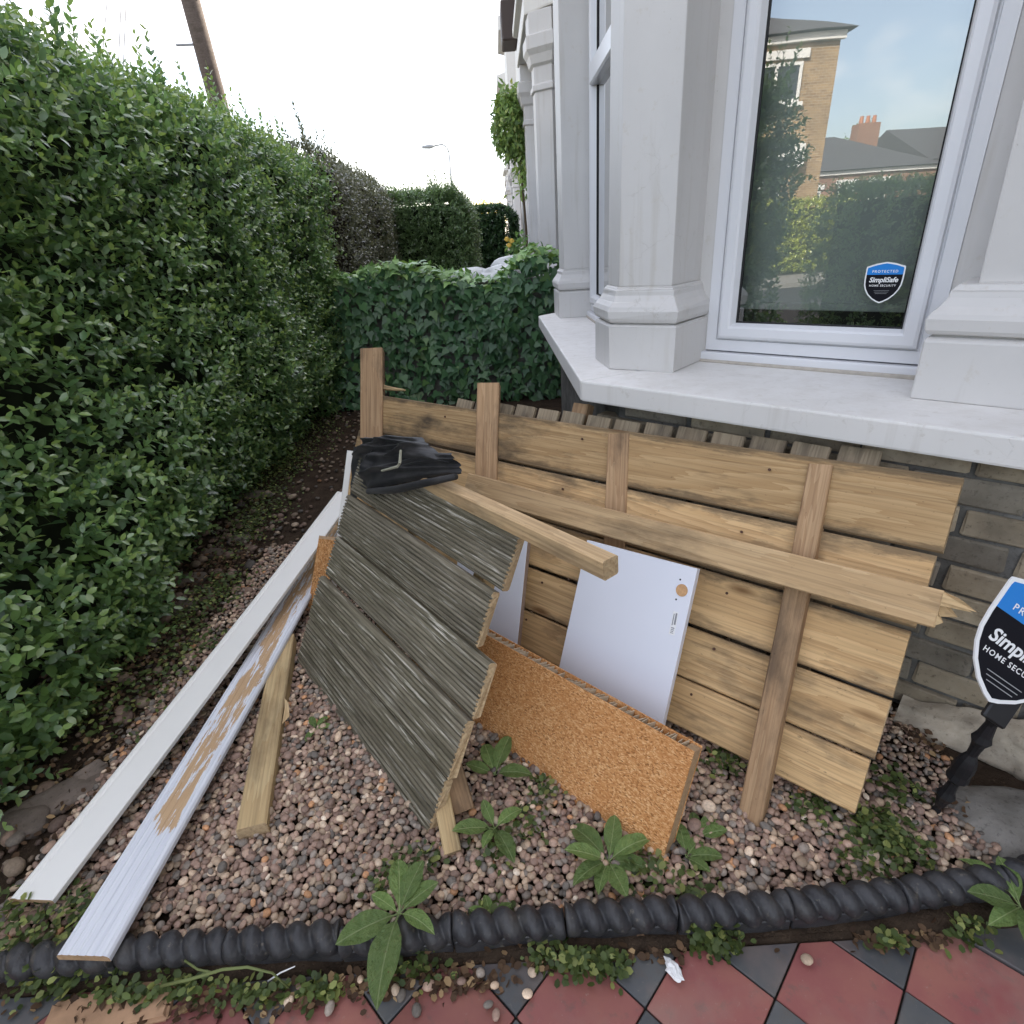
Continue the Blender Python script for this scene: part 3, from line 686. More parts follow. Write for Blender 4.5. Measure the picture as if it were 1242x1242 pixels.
# ---- fence panel leaning on the wall under the sill
FB = at_z(1035, 985, .055); FT = at_plane(1173, 580, FB, hC)
FU = unit(FT - FB); FN = unit(np.cross(hC, FU)); FN = FN if FN[2] > 0 else -FN
def fp(s, t, n=0.0): return FB + hC * s + FU * t + FN * n
def fst(x, y, off=0.0):
    w = at_plane(x, y, FB + FN * off, FN) - FB; return float(np.dot(w, hC)), float(np.dot(w, FU))
fence = empty('fence_panel', (FB[0], FB[1], 0), 'long low wooden fence panel of horizontal boards leaning under the sill', 'fence panel')
RK = [ (fst(1144.5, 675)[1] - fst(465, 527)[1]) / (fst(1144.5, 675)[0] - fst(465, 527)[0]) ][0]   # the panel is racked a little out of square
ts = [0.0, fst(1057.5, 919)[1], fst(1086, 848)[1], fst(1115, 766)[1] , fst(1144.5, 675)[1], fst(1173, 580)[1]]
SL = -2.10
for k in range(5):
    t0, t1 = ts[k] + .003, ts[k + 1] - .004
    r = random.Random(k + 5); sr = r.uniform(-.006, .006)
    a = fp(SL, (t0 + t1) / 2 + RK * SL, r.uniform(-.002, .002)); b = fp(sr, (t0 + t1) / 2 + RK * sr, r.uniform(-.002, .003))
    plank('plank', fence, a, b, FU, t1 - t0, .018, 'fence_plank_wood', 10, .0025, .004, seed=k, endmat='end_grain_wood')
def fpost(p_top, p_bot, w, th, seed, off=.019, mat='post_wood', face=None):
    (s1, t1), (s0, t0) = p_top, p_bot
    ax = unit(fp(s1, t1) - fp(s0, t0)); wd = np.cross(FN, ax) if face is None else np.array(face)
    return plank('post', fence, fp(s0, t0, off), fp(s1, t1, off), wd, w, th, mat, 5, .002, .003, seed=seed, endmat='end_grain_wood')
PO = .06
def mid(a, b): return ((a[0] + b[0]) / 2, (a[1] + b[1]) / 2)
pt, pb = mid(fst(975, 558, PO), fst(1006, 562, PO)), mid(fst(888, 1003, PO), fst(914, 1007, PO))
pbot = at_z(901, 1006, .042); plank('post', fence, pbot - FN * .042, fp(pt[0], pt[1], .022), hC, .050, .042, 'post_wood', 5, .002, .003, seed=41, endmat='end_grain_wood')
pt, pb = mid(fst(728, 524, PO), fst(762, 521, PO)), mid(fst(726, 610, PO), fst(757, 616, PO))
ex_ = (pb[1] - pt[1]); k = (-.02 - pt[1]) / ex_; fpost(pt, (pt[0] + (pb[0] - pt[0]) * k, -.02), .062, .045, 42, off=.031, face=(.93, -.37, 0))
pt, pb = mid(fst(578, 463, PO), fst(602, 463, PO)), mid(fst(575, 577, PO), fst(598, 581, PO))
k = (-.02 - pt[1]) / (pb[1] - pt[1]); fpost(pt, (pt[0] + (pb[0] - pt[0]) * k, -.02), .078, .045, 43, off=.048, face=(1.0, -.12, 0))
pt, pb = mid(fst(437, 422, PO), fst(462, 422, PO)), mid(fst(437, 526, PO), fst(462, 526, PO))
k = (.05 - pt[1]) / (pb[1] - pt[1]); fpost(pt, (pt[0] + (pb[0] - pt[0]) * 1.6, pt[1] + (pb[1] - pt[1]) * 1.6), .096, .05, 44, off=.056, face=(1.0, .02, 0))
# rail with a snapped end
RO = .066
ra = mid(fst(563, 577, RO + .04), fst(570, 597, RO + .04)); rb = mid(fst(1146, 716, RO + .04), fst(1130, 765, RO + .04))
rail = plank('rail', fence, fp(ra[0], ra[1], RO), fp(rb[0], rb[1], RO), FU, .074, .044, 'rail_wood', 10, .003, .003, seed=51, endmat='splinter_wood')
axr = unit(fp(rb[0], rb[1]) - fp(ra[0], ra[1])); wr = unit(np.cross(FN, axr))
m = MB()
for (y0_, y1_, z0_, z1_, ln, ty, tz) in ((.010, .037, .006, .040, .048, .012, .020), (-.012, .014, .004, .020, .030, -.004, .008), (.018, .034, .028, .043, .055, .015, .03), (-.03, -.008, .02, .042, .012, -.02, .03)):
    m.add([(0, y0_, z0_), (0, y1_, z0_), (0, y1_, z1_), (0, y0_, z1_), (ln * .55, (y0_ * .6 + ty * .4), (z0_ * .7 + tz * .3)), (ln * .5, (y1_ * .8 + ty * .2), z0_ * .8 + tz * .2), (ln * .6, (y1_ * .7 + ty * .3), (z1_ * .8 + tz * .2)), (ln, ty, tz)],
          [(0, 1, 5, 4), (1, 2, 6, 5), (2, 3, 7, 6), (3, 0, 4, 7), (4, 5, 6, 7), (3, 2, 1, 0)])
obj('splinter', m.mesh(MAT['splinter_wood']), rail, frame(fp(rb[0], rb[1], RO), axr, wr, np.cross(axr, wr)))
# nail heads
nail = MB().tube([(0, 0, 0), (0, 0, .004)], .0035, 8).mesh(simple('rust', (0.09, 0.045, 0.03), 0.7, 0.3))
for s_ in (-.30, -.86, -1.5):
    for k in range(5):
        obj('nail', nail, fence, frame(fp(s_ - .09 + .02 * k % .03, (ts[k] + ts[k+1]) / 2 + RK * s_ + .03, .0195), hC, FU, FN))

# ---- picket panel behind it
pick = empty('fence_panel', tuple(np.array([*(fp(-1.0, 0, -.05)[:2]), 0])), 'weathered panel of upright pickets hidden behind the horizontal board panel', 'fence panel')
for k in range(14):
    s = -1.58 + k * .105; r = random.Random(k + 90)
    t1 = .763 + RK * s + .02 + r.uniform(-.004, .004)
    plank('picket', pick, fp(s, .02, -.062), fp(s + .004, t1, -.062), hC, .088, .016, 'picket_wood', 3, .001, .003, seed=k + 60)
plank('rail', pick, fp(-1.6, .60 + RK * -1.6, -.044), fp(-.15, .60, -.044), FU, .05, .02, 'picket_wood', 6, .002, .003, seed=99)
s_, t_ = mid(fst(677, 482, -.03), fst(702, 482, -.03))
plank('post', pick, fp(s_ + .02, .1, -.105), fp(s_, t_, -.105), hC, .062, .042, 'post_wood', 4, .001, .003, seed=98)

# ---- decking panel
DA = at_z(358, 800, .012); DB = at_z(510, 1014, .012); DU = unit(DB - DA)
DT = at_plane(630, 651, DB, DU); DV = unit(DT - DB); DN = np.cross(DU, DV); DN = DN if np.dot(DN, CAM - DA) > 0 else -DN
def dp(s, t, n=0.0): return DA + DU * s + DV * t + DN * n
def dst(x, y, off=0.0):
    w = at_plane(x, y, DA + DN * off, DN) - DA; return float(np.dot(w, DU)), float(np.dot(w, DV))
deck = empty('decking_panel', (float(DA[0] * .5 + DB[0] * .5), float(DA[1] * .5 + DB[1] * .5), 0), 'grey weathered panel of five grooved decking boards propped on the gravel', 'decking panel')
ends = [((508, 1018), (541.6, 949.5)), ((537.8, 943), (571, 877)), ((566, 869.5), (598, 806)), ((572, 781), (606.6, 720)), ((602, 716), (630, 651))]
for k, (ea, eb) in enumerate(ends):
    (sa, ta), (sb, tb) = dst(*ea), dst(*eb)
    t0, t1 = ta + .002, tb - .0045
    s0 = .0 + .06 * ((t0 + t1) / 2); Lr = .5 * (sa + sb) - s0; wd = t1 - t0
    # grooved profile
    ng = 11; pts = []
    c = .004
    pts += [(-wd/2 + c, -.026), (wd/2 - c, -.024), (wd/2, -.020), (wd/2, -.005)]
    top = []
    gw = (wd - .012) / ng
    for g_ in range(ng):
        y = wd/2 - .006 - g_ * gw
        top += [(y, -.001 if g_ else -.002), (y - gw * .16, 0), (y - gw * .50, 0), (y - gw * .60, -.0052), (y - gw * .92, -.0052)]
    pts += top + [(-wd/2 + .006, -.001), (-wd/2, -.005), (-wd/2, -.020)]
    r = random.Random(k + 3); rings = []; NS = 24; ph = r.uniform(0, 6)
    for q in range(NS + 1):
        x = Lr * q / NS
        rings.append([(x + (r.uniform(-.003, .003) if q in (0, NS) else 0), y + .0006 * math.sin(x * 9 + ph) + r.uniform(-.0003, .0003), z + .0022 * math.sin(x * 5 + ph) + (r.uniform(-.0006, .0004) if z > -.008 else 0)) for y, z in pts])
    m = MB(); m.loft(rings); me = m.mesh(MAT['weathered_decking']); me.materials.append(MAT['end_grain_wood'])
    for pi in (len(me.polygons) - 1, len(me.polygons) - 2): me.polygons[pi].material_index = 1
    obj('decking_board', me, deck, frame(dp(s0, (t0 + t1) / 2, .007 * ((k % 2) - .5)), DU, DV, DN))
TOPT = dst(630, 651)[1]
# battens behind, poking out at the foot
def p_on(x, y, z): return at_z(x, y, z)
plank('batten', deck, dp(.30, .02, -.07), dp(.33, TOPT - .03, -.07), DU, .045, .045, 'offcut_wood', 4, .001, .003, seed=70)
plank('batten', deck, dp(.62, .02, -.07), dp(.66, TOPT - .05, -.07), DU, .045, .045, 'offcut_wood', 4, .001, .003, seed=71)
fa, fb = at_z(549, 1033, .022), at_z(536, 968, .055)
fdir = unit(fb - fa)
plank('foot', deck, fa - np.array([0, 0, .018]), fa + fdir * .30, np.cross(ZUP, fdir), .038, .036, 'offcut_wood', 4, .001, .003, seed=72, endmat='end_grain_wood')
fa, fb = at_z(560, 978, .03), at_z(546, 930, .08)
fdir = unit(fb - fa)
plank('foot', deck, fa - np.array([0, 0, .02]), fa + fdir * .34, np.cross(ZUP, fdir), .05, .04, 'post_wood', 4, .001, .003, seed=73, endmat='end_grain_wood')

# ---- chipboard slab with paper honeycomb core
CA = at_z(573, 885, .006); CB = at_z(801, 1052, .006); CU = unit(CB - CA)
CT = at_plane(842, 912, CB, CU); CV = unit(CT - CB); CN = unit(np.cross(CU, CV)); CN = CN if np.dot(CN, CAM - CA) > 0 else -CN
CH = np.linalg.norm(CT - CB); CL = np.linalg.norm(CB - CA)
slab = empty('chipboard_slab', tuple(CB * .6 + CA * .4), 'thick orange-brown chipboard slab with open honeycomb paper core, on its edge', 'chipboard slab')
S0 = -.30; TH = .046
MF = frame(CA, CU, CV, CN)
def cbox(lo, hi, c=.0008): return MB().box(lo, hi, c)
obj('face_sheet', bevel(cbox((S0, 0, -.004), (CL, CH, 0), 0).mesh(MAT['chipboard']), .0008), slab, MF)
obj('face_sheet', bevel(cbox((S0, 0, -TH), (CL, CH, -TH + .004), 0).mesh(MAT['chipboard']), .0008), slab, MF)
obj('end_strip', jag(cbox((CL - .022, .001, -TH + .0045), (CL - .001, CH - .004, -.0045), 0).mesh(MAT['chipboard_edge']), .0004), slab, MF)
hm = MB(); r = random.Random(4); x = S0 + .01
while x < CL - .03:
    w_ = r.uniform(.008, .013); lean = r.uniform(-.004, .006); dpt = r.uniform(.001, .010)
    hm.add([(x, CH - .06, -.0045), (x + .0016, CH - .06, -.0045), (x + .0022 + lean, CH - .06, -TH + .0045), (x + lean, CH - .06, -TH + .0045),
            (x, CH - dpt, -.0045), (x + .0016, CH - dpt, -.0045), (x + .0016 + lean, CH - dpt, -TH + .0045), (x + lean, CH - dpt, -TH + .0045)], [(0,3,2,1),(4,5,6,7),(0,1,5,4),(1,2,6,5),(2,3,7,6),(3,0,4,7)])
    x += w_
hm.box((S0, CH - .075, -TH + .0045), (CL - .024, CH - .06, -.0045))
obj('honeycomb_core', hm.mesh(MAT['honeycomb_card']), slab, MF)

# ---- white melamine shelf with a hinge hole
WOFF = .125
def wst(x, y, o=WOFF): return fst(x, y, o)
a, b, c_, d_ = wst(712, 655), wst(846, 690), wst(805, 873), wst(680, 800)
up_l = np.array(a) - np.array(d_); up_r = np.array(b) - np.array(c_)
# extend the sides down to the ground behind the slab
def ext(p, up, t): k = (t - p[1]) / up[1]; return (p[0] + up[0] * k, t)
tg = -.045
d2, c2 = ext(d_, up_l, tg), ext(c_, up_r, tg)
shelf = empty('white_shelf', tuple(np.array([*(fp(*mid(d2, c2), WOFF)[:2]), 0])), 'white laminate cabinet panel with one round hinge hole, behind chipboard', 'panel')
FM = frame(FB, hC, FU, FN if np.dot(np.cross(hC, FU), FN) > 0 else -FN)
def poly_plate(name, parent, poly, n0, n1, mat, edge=None, bw=.0008):
    m = MB(); m.prism(poly, n0, n1); me = m.mesh(MAT[mat])
    if edge:
        me.materials.append(MAT[edge])
        for pi, p in enumerate(me.polygons):
            if pi >= 2: p.material_index = 1
    if bw: bevel(me, bw)
    return obj(name, me, parent, FM)
SG = 1 if np.dot(np.cross(hC, FU), FN) > 0 else -1
def plate(name, parent, poly, n0, n1, mat, edge=None): return poly_plate(name, parent, poly, SG * n0, SG * n1, mat, edge)
plate('board', shelf, [d2, c2, b, a], WOFF - .018, WOFF, 'melamine', 'melamine')
hx, hy = wst(827, 716); 
disc = [(hx + .0155 * math.cos(t), hy + .0155 * math.sin(t)) for t in np.linspace(0, 2*math.pi, 28, endpoint=False)]
plate('hinge_hole', shelf, disc, WOFF - .004, WOFF + .0006, 'raw_chip_hole')
rim = MB(); rg = []
for rad, zz in ((.0155, .0), (.0155, .0012), (.0168, .0012), (.0170, .0)): rg.append([(hx + rad * math.cos(t), hy + rad * math.sin(t), SG * (WOFF + zz)) for t in np.linspace(0, 2*math.pi, 28, endpoint=False)])
rim.loft(rg, cap=False); obj('hole_rim', rim.mesh(MAT['melamine']), shelf, FM)
for q in ((825, 703), (820, 727)):
    sx_, sy_ = wst(*q); plate('screw_hole', shelf, [(sx_ + .0026 * math.cos(t), sy_ + .0026 * math.sin(t)) for t in np.linspace(0, 2*math.pi, 10, endpoint=False)], WOFF - .002, WOFF + .0008, 'black_plastic')
lb = [wst(*q) for q in ((817, 741), (823, 743), (818, 771), (811, 769))]
st_ = plate('paper_label', shelf, lb, WOFF, WOFF + .0006, 'label_paper')
(l0, l1, l2, l3) = [np.array(q) for q in lb]
for k, (u0, u1, v0, v1) in enumerate(((.55, .85, .05, .55), (.2, .35, .1, .6), (.2, .8, .68, .72), (.2, .8, .76, .79), (.2, .7, .83, .86), (.2, .75, .9, .93))):
    f = lambda u, v: tuple((l0 * (1-u) + l1 * u) * (1-v) + (l3 * (1-u) + l2 * u) * v)
    plate('printing', st_, [f(u0, v0), f(u1, v0), f(u1, v1), f(u0, v1)], WOFF + .0005, WOFF + .0009, 'label_ink')
# ---- second white panel tucked behind the decking
SOFF = .10
a2, d3 = fst(640, 655, SOFF), fst(628, 775, SOFF)
e1 = ext(d3, np.array(a2) - np.array(d3), -.03); 
shelf2 = empty('white_shelf', tuple(np.array([*(fp(*e1, SOFF)[:2]), 0])), 'narrow strip of white panel showing between decking panel and fence', 'panel')
plate('board', shelf2, [(e1[0] - .30, e1[1]), e1, (a2[0], a2[1]), (a2[0] - .30, a2[1])], SOFF - .018, SOFF, 'melamine', 'melamine_edge')

# ---- loose beam lying along the top of the decking panel
b0, b1 = at_depth(508, 578, 1.52), at_depth(742, 688, .985)
bd = unit(b1 - b0)
beam = plank('loose_beam', None, b0 - bd * .12, b1, np.cross(ZUP, bd), .038, .038, 'rail_wood', 8, .002, .003, seed=81, endmat='end_grain_wood')
beam.location.z -= .02
tag(beam, 'sawn square beam lying on the decking panel, its end over the white panel', 'beam')

# ---- post offcut on the gravel
o0, o1 = at_z(313, 1022, .0), at_z(349, 788, .0)
offc = plank('timber_offcut', None, o0 + np.array([0, 0, .006]), o1 + np.array([0, 0, .012]), np.cross(ZUP, unit(o1 - o0)), .066, .050, 'offcut_wood', 12, .002, .004, seed=91, endmat='end_grain_wood')
tag(offc, 'pale yellow post offcut lying on gravel beside the worn white board', 'timber')
m = MB(); m.add([(.30, -.036, .050), (.36, -.038, .052), (.40, -.034, .053), (.34, -.040, .030), (.33, -.052, .045), (.38, -.046, .05)], [(0, 1, 4), (1, 2, 5), (1, 5, 4), (0, 4, 3), (4, 5, 3), (5, 2, 3)])
obj('torn_splinter', m.mesh(MAT['splinter_wood']), offc, WM[offc])

# ---- fibreboard offcut between the white boards and the decking
q0 = at_z(383, 742, .0); q1 = at_y(397, 654, q0[1] + .05)
q0 = q0 * 1.0; qd = unit(q1 - q0)
offo = plank('chipboard_offcut', None, q0, q1, unit(np.cross(qd, CAM - q0)), .060, .03, 'chipboard', 3, .0, .001, seed=95, endmat='chipboard_edge')
tag(offo, 'small orange chipboard offcut standing between white boards and decking panel', 'offcut')

# ---- long white boards
def skirting(name, n0a, n0b, f0a, f0b, mat, label, ogee):
    """n0a/n0b: left and right corner at the near end; f0a/f0b at the far end"""
    n0a, n0b, f0a, f0b = map(np.array, (n0a, n0b, f0a, f0b)); L = np.linalg.norm((f0a + f0b - n0a - n0b) / 2)
    ex = unit((f0a + f0b) - (n0a + n0b)); w = np.linalg.norm(n0b - n0a); ey = unit(n0b - n0a); ey = unit(ey - ex * np.dot(ex, ey)); ez = np.cross(ex, ey)
    if ez[2] < 0: ez = -ez
    w = float(np.dot(n0b - n0a, ey))
    if ogee: prof = [(0, -.014), (w, -.014), (w, -.002), (w - .003, 0), (w * .30, 0), (w * .27, -.002), (w * .22, -.0025), (w * .18, .001), (w * .10, .001), (w * .05, -.003), (.002, -.006), (0, -.008)]
    else:
        prof = [(0, -.016), (w, -.016), (w, -.006), (w - .004, -.001)]
        for q in (.88, .72, .56, .40, .24, .10): prof += [(w * (q + .05), 0), (w * (q + .025), .0012), (w * q, .0), (w * (q - .02), -.0006)]
        prof += [(.004, -.001), (0, -.006)]
    dsk = n0b - n0a; shear = float(np.dot(dsk, ex)) / max(1e-6, float(np.dot(dsk, ey))); w = float(np.dot(dsk, ey))
    rings = []
    for k in range(15):
        t = k / 14; sag = -.012 * math.sin(math.pi * t)
        rings.append([(t * L + y * shear, y, z + sag) for y, z in prof])
    m = MB(); m.loft(rings); me = m.mesh(MAT[mat])
    me.materials.append(MAT['chipboard_edge'])
    for pi in (len(me.polygons) - 1, len(me.polygons) - 2): me.polygons[pi].material_index = 1
    o = obj(name, me, None, Matrix((Vector(ex), Vector(ey), Vector(ez))).transposed().to_4x4())
    o.location = Vector(n0a); WM[o] = o.matrix_basis.copy(); return tag(o, label, 'board')
skirting('skirting_board', at_z(8.5, 1089.7, .062), at_z(63, 1092, .058), at_depth(421, 581, 2.55), at_depth(418, 612, 2.5), 'gloss_paint', 'clean glossy white skirting board, the one lying nearer the hedge', True)
skirting('skirting_board', at_z(67, 1158, .088), at_z(131, 1160, .086), at_depth(404, 622, 2.68), at_depth(422, 634, 2.60), 'worn_white_paint', 'worn white board with paint stripped to brown along its middle', False)
u0, u1 = at_depth(416, 618, 2.15), at_depth(424.5, 548, 2.12)
ub = plank('white_board', None, u0 - (u1 - u0) * 1.5, u1, unit(np.cross(u1 - u0, CAM - u0)), .022, .06, 'gloss_paint', 3, 0, .002, seed=6)
tag(ub, 'white board standing upright on edge by the black membrane', 'board')

# ---- black weed membrane folded over the corner of the decking
def cloth_grid(nu, nv, f, name, label):
    vs = [tuple(f(i / nu, j / nv)) for j in range(nv + 1) for i in range(nu + 1)]; fs = [(j*(nu+1)+i, j*(nu+1)+i+1, (j+1)*(nu+1)+i+1, (j+1)*(nu+1)+i) for j in range(nv) for i in range(nu)]
    return mesh(vs, fs, True, MAT['weed_membrane'])
def quad(u, v, P00, P10, P11, P01):
    return (np.array(P00) * (1-u) + np.array(P10) * u) * (1-v) + (np.array(P01) * (1-u) + np.array(P11) * u) * v
mem = empty('weed_membrane', tuple(dp(.2, .68, .0)), 'folded black weed membrane draped over the top corner of the decking', 'fabric')
P = lambda x, y, off: np.array((*dst(x, y, off), off))
def to_w(q): return dp(q[0], q[1], q[2])
def fold(P00, P10, P11, P01, amp, sd, thick, creases):
    def f(u, v):
        q = quad(u, v, P00, P10, P11, P01)
        e = min(u, 1-u, v, 1-v); env = min(1, e * 7)
        h_ = amp * 2.2 * fbm(u * 2.1 + sd, v * 2.3 + sd, 2) + amp * .35 * fbm(u * 9 + sd, v * 7, 2)
        for (cx_, cy_, ang_, wd_, hh_) in creases:
            d_ = (u - cx_) * math.sin(ang_) - (v - cy_) * math.cos(ang_) + .05 * fbm(u * 3 + cx_ * 9, v * 3, 2); l_ = (u - cx_) * math.cos(ang_) + (v - cy_) * math.sin(ang_)
            h_ += hh_ * math.exp(-(d_ / wd_) ** 2) * math.exp(-(l_ / .5) ** 2)
        q = q + np.array([amp * .5 * fbm(u * 2 + sd, v * 2, 2), amp * .5 * fbm(u * 2, v * 2 + sd, 2), h_ + thick * (1 - (1 - env) ** 2) - thick * .2])
        return to_w(q)
    return f
obj('fold', cloth_grid(54, 40, fold(P(447, 592, .006), P(556, 574, .004), P(543, 546, .018), P(430, 548, .018), .022, 2.0, .016, [(.3, .5, .5, .05, .016), (.6, .4, -.2, .06, .014), (.15, .7, 1.2, .04, .02), (.8, .6, .3, .04, .012)]), 'fold', ''), mem)
obj('fold', cloth_grid(54, 34, fold(P(428, 556, .0), P(545, 560, .012), P(508, 528, .0), P(436, 527, .0), .03, 6.3, .02, [(.25, .5, 1.0, .05, .03), (.5, .5, .2, .06, .02), (.7, .4, .9, .04, .02), (.4, .8, -.3, .05, .02)]), 'fold', ''), mem)
def flap(u, v):
    q = quad(u, v, P(424, 612, -.02), P(446, 588, .004), P(452, 540, .012), P(427, 540, -.01)); q = q + np.array([0, .010 * fbm(u * 3, v * 4, 2), .03 * fbm(u * 3 + 3, v * 3, 2)]); return to_w(q)
obj('fold', cloth_grid(20, 26, flap, 'fold', ''), mem)
hem = [to_w(P(447, 596, .016)), to_w(P(480, 594, .026)), to_w(P(515, 586, .022)), to_w(P(553, 578, .018))]
obj('hem', MB().tube(hem, [.009, .011, .010, .008], 8).mesh(MAT['weed_membrane'], True), mem)
st_pts = [to_w(P(463, 571, .055)), to_w(P(482, 566, .060)), to_w(P(485, 562, .062)), to_w(P(486, 546, .058))]
obj('torn_strap', MB().tube(st_pts, [.003, .004, .004, .003], 5).mesh(simple('strap', (0.30, 0.29, 0.22), 0.7, 0.3)), mem)

# ---- small broken stick behind the left post
k0, k1 = fp(*fst(466, 470, 0.0), 0.0), fp(*fst(492, 474, 0.0), 0.0)
stk = plank('wood_fragment', None, k0, k1, FU, .022, .014, 'offcut_wood', 4, .002, .004, seed=13, taper=.35)
tag(stk, 'short broken wood sliver on top edge of the fence panel', 'wood')
k0, k1 = at_z(118, 792, .02), at_z(160, 822, .02)
stk = plank('wood_fragment', None, k0, k1, unit(np.cross(k1 - k0, ZUP)), .045, .02, 'post_wood', 4, .002, .004, seed=14, taper=.6)
tag(stk, 'brown wood stick half buried under the privet hedge', 'wood')

# ================================================================== ROPE EDGING
def rope_segment(L, lobes_off):
    R = .0290; n = 22; ns = 72; rings = []
    for k in range(ns + 1):
        x = L * k / ns; ring = []
        for i in range(n):
            a = 2 * math.pi * i / n
            ph = (x + lobes_off) / .0445 * math.pi - a * .5   # helical lobes
            rr = R * (.52 + .52 * abs(math.sin(ph)) ** .72)
            if k in (0, ns): rr *= .93
            ring.append((x, rr * math.cos(a), rr * math.sin(a)))
        rings.append(ring)
    m = MB(); m.loft(rings); me = m.mesh(MAT['rope_edging_glaze'], True)
    return me
SEGL = .2135
rope_me = [jag(rope_segment(SEGL - .003, o), .0007, k) for k, o in enumerate((0, .02, .033))]
slab_me = MB().box((0, -.018, -.11), (SEGL - .003, .018, -.012), .002).mesh(MAT['rope_edging_glaze'])
xs = -1.02; k = 0
ROPEY = lambda x: .628 + (.05 * max(0, x - .55) ** 1.4 * 2 if x > .55 else 0) + (-.03 * max(0, -.75 - x))
while xs < 1.0:
    r = random.Random(k * 7 + 1); y0_ = ROPEY(xs); y1_ = ROPEY(xs + SEGL); ang = math.atan2(y1_ - y0_, SEGL) + r.uniform(-.015, .015)
    lab = 'dark glazed rope-twist edging tile'
    place = ['directly under the end of the worn white board', 'just right of the worn white board end', 'left of the big dock plant', 'with the big dock leaf hanging over it', 'just right of the big dock plant', 'behind the white paper scrap', 'just right of the chipboard slab corner', 'in front of the fence panel corner', 'below the stake of the shield sign', 'last one before the wall'][min(k, 9)]
    e = empty('rope_edging', (xs, y0_ + r.uniform(-.003, .003), .034 + r.uniform(-.003, .003)), f'{lab} {place}', 'edging tile', 'rope edging tiles between gravel and path')
    e.rotation_euler = (0, r.uniform(-.012, .012), ang)
    WM[e] = Matrix.Translation(e.location) @ e.rotation_euler.to_matrix().to_4x4()
    obj('rope_roll', rope_me[k % 3], e, WM[e]); obj('base_slab', slab_me, e, WM[e])
    xs += SEGL; k += 1

# ================================================================== SIGNS
def shield_poly(w, h):
    pts = [(0, .56), (-.25, .515), (-.49, .44), (-.50, .40), (-.50, .10)]
    pts += [(-.485, -.06), (-.44, -.19), (-.35, -.33), (-.22, -.45), (-.08, -.53), (0, -.56)]
    full = pts + [(-x, y) for x, y in reversed(pts[1:-1])]
    return [(x * w, y * h) for x, y in full]
def cut(poly, y, above):
    out = []
    for i in range(len(poly)):
        a, b = poly[i], poly[(i + 1) % len(poly)]; ia = (a[1] >= y) == above; ib = (b[1] >= y) == above
        if ia: out.append(a)
        if ia != ib: t = (y - a[1]) / (b[1] - a[1]); out.append((a[0] + t * (b[0] - a[0]), y))
    return out
def text_mesh(body, size, mat, bold=0.0, shear=0.0, space=1.0):
    cu = bpy.data.curves.new("text", 'FONT'); cu.body = body; cu.size = size; cu.align_x = 'CENTER'; cu.offset = bold; cu.shear = shear; cu.space_character = space; cu.resolution_u = 3; cu.fill_mode = 'FRONT'
    o = bpy.data.objects.new("text", cu); COL.objects.link(o); dg = bpy.context.evaluated_depsgraph_get(); me = bpy.data.meshes.new_from_object(o.evaluated_get(dg)); bpy.data.objects.remove(o)
    me.materials.clear(); me.materials.append(MAT[mat]); return me
def sign_face(parent, M, w, th, hr=1.02, band=.22, ty=(.275, .02, -.10)):
    h = w * hr; e = .0006 if th < .002 else .0012
    outer = shield_poly(w, h); inner = shield_poly(w * .93, h * .93)
    obj('backing', MB().prism(outer, -th, 0).mesh(MAT['sign_white']), parent, M)
    obj('blue_band', MB().prism(cut(inner, h * band, True), 0, e * .5).mesh(MAT['sign_blue']), parent, M)
    obj('black_field', MB().prism(cut(inner, h * band, False), 0, e * .5).mesh(MAT['sign_black']), parent, M)
    for body, size, y, mat, bold, sh, sp in (('PROTECTED', .098, ty[0], 'sign_white', .0006, 0, 1.3), ('SimpliSafe', .190, ty[1], 'sign_white', .0024, .18, .98), ('HOME SECURITY', .078, ty[2], 'sign_white', .0006, 0, 1.22)):
        obj('lettering', text_mesh(body, size * w, mat, bold * w * 2, sh, sp), parent, M @ Matrix.Translation((0, y * h, e)))
    for k, ww in enumerate((.40, .36, .30)):
        obj('small_print', MB().box((-ww * w / 2, h * (ty[2] - .115 - .04 * k), e * .5), (ww * w / 2, h * (ty[2] - .108 - .04 * k), e)).mesh(MAT['galvanised']), parent, M)
sb = at_z(1130, 992, .0)
sc0 = at_depth(1220, 862, 1.02); ax = unit(sc0 - sb)
sy = unit(at_depth(1220 + 57, 862 - 82, 1.02) - sc0); sx = unit(at_depth(1220 + 82, 862 + 57, 1.02) - sc0); sx = unit(sx - sy * np.dot(sx, sy)); nz = np.cross(sx, sy)
SW = .190
sign = empty('yard_sign', tuple(sb), 'blue and black shield yard sign on a black plastic stake by the wall', 'sign')
sctr = at_depth(1245, 786, 1.02)
sign_face(sign, frame(sctr, sx, sy, nz), SW, .004, 1.12, .15, (.205, -.115, -.225))
stake_top = sc0 + sy * .05 - nz * .012
m = MB(); pts = [sb - ax * .04, stake_top]; L_ = np.linalg.norm(pts[1] - pts[0]); dirs = unit(pts[1] - pts[0])
ring_pts = []; rad = []
nn_ = 30
for k in range(nn_ + 1):
    t = k / nn_; ring_pts.append(pts[0] + dirs * (L_ * t)); rad.append(.0115 + (.0045 if k % 4 == 0 else 0) + (.006 if 12 <= k <= 15 else 0) + (.002 * math.sin(k)) - .004 * (1 - t) * (k < 6))
m.tube(ring_pts, rad, 10); obj('stake', m.mesh(MAT['black_plastic']), sign)
m = MB(); m.box((-.024, -.03, -.016), (.024, .05, -.0045), .003); obj('socket', m.mesh(MAT['black_plastic']), sign, frame(sc0, sx, sy, nz))
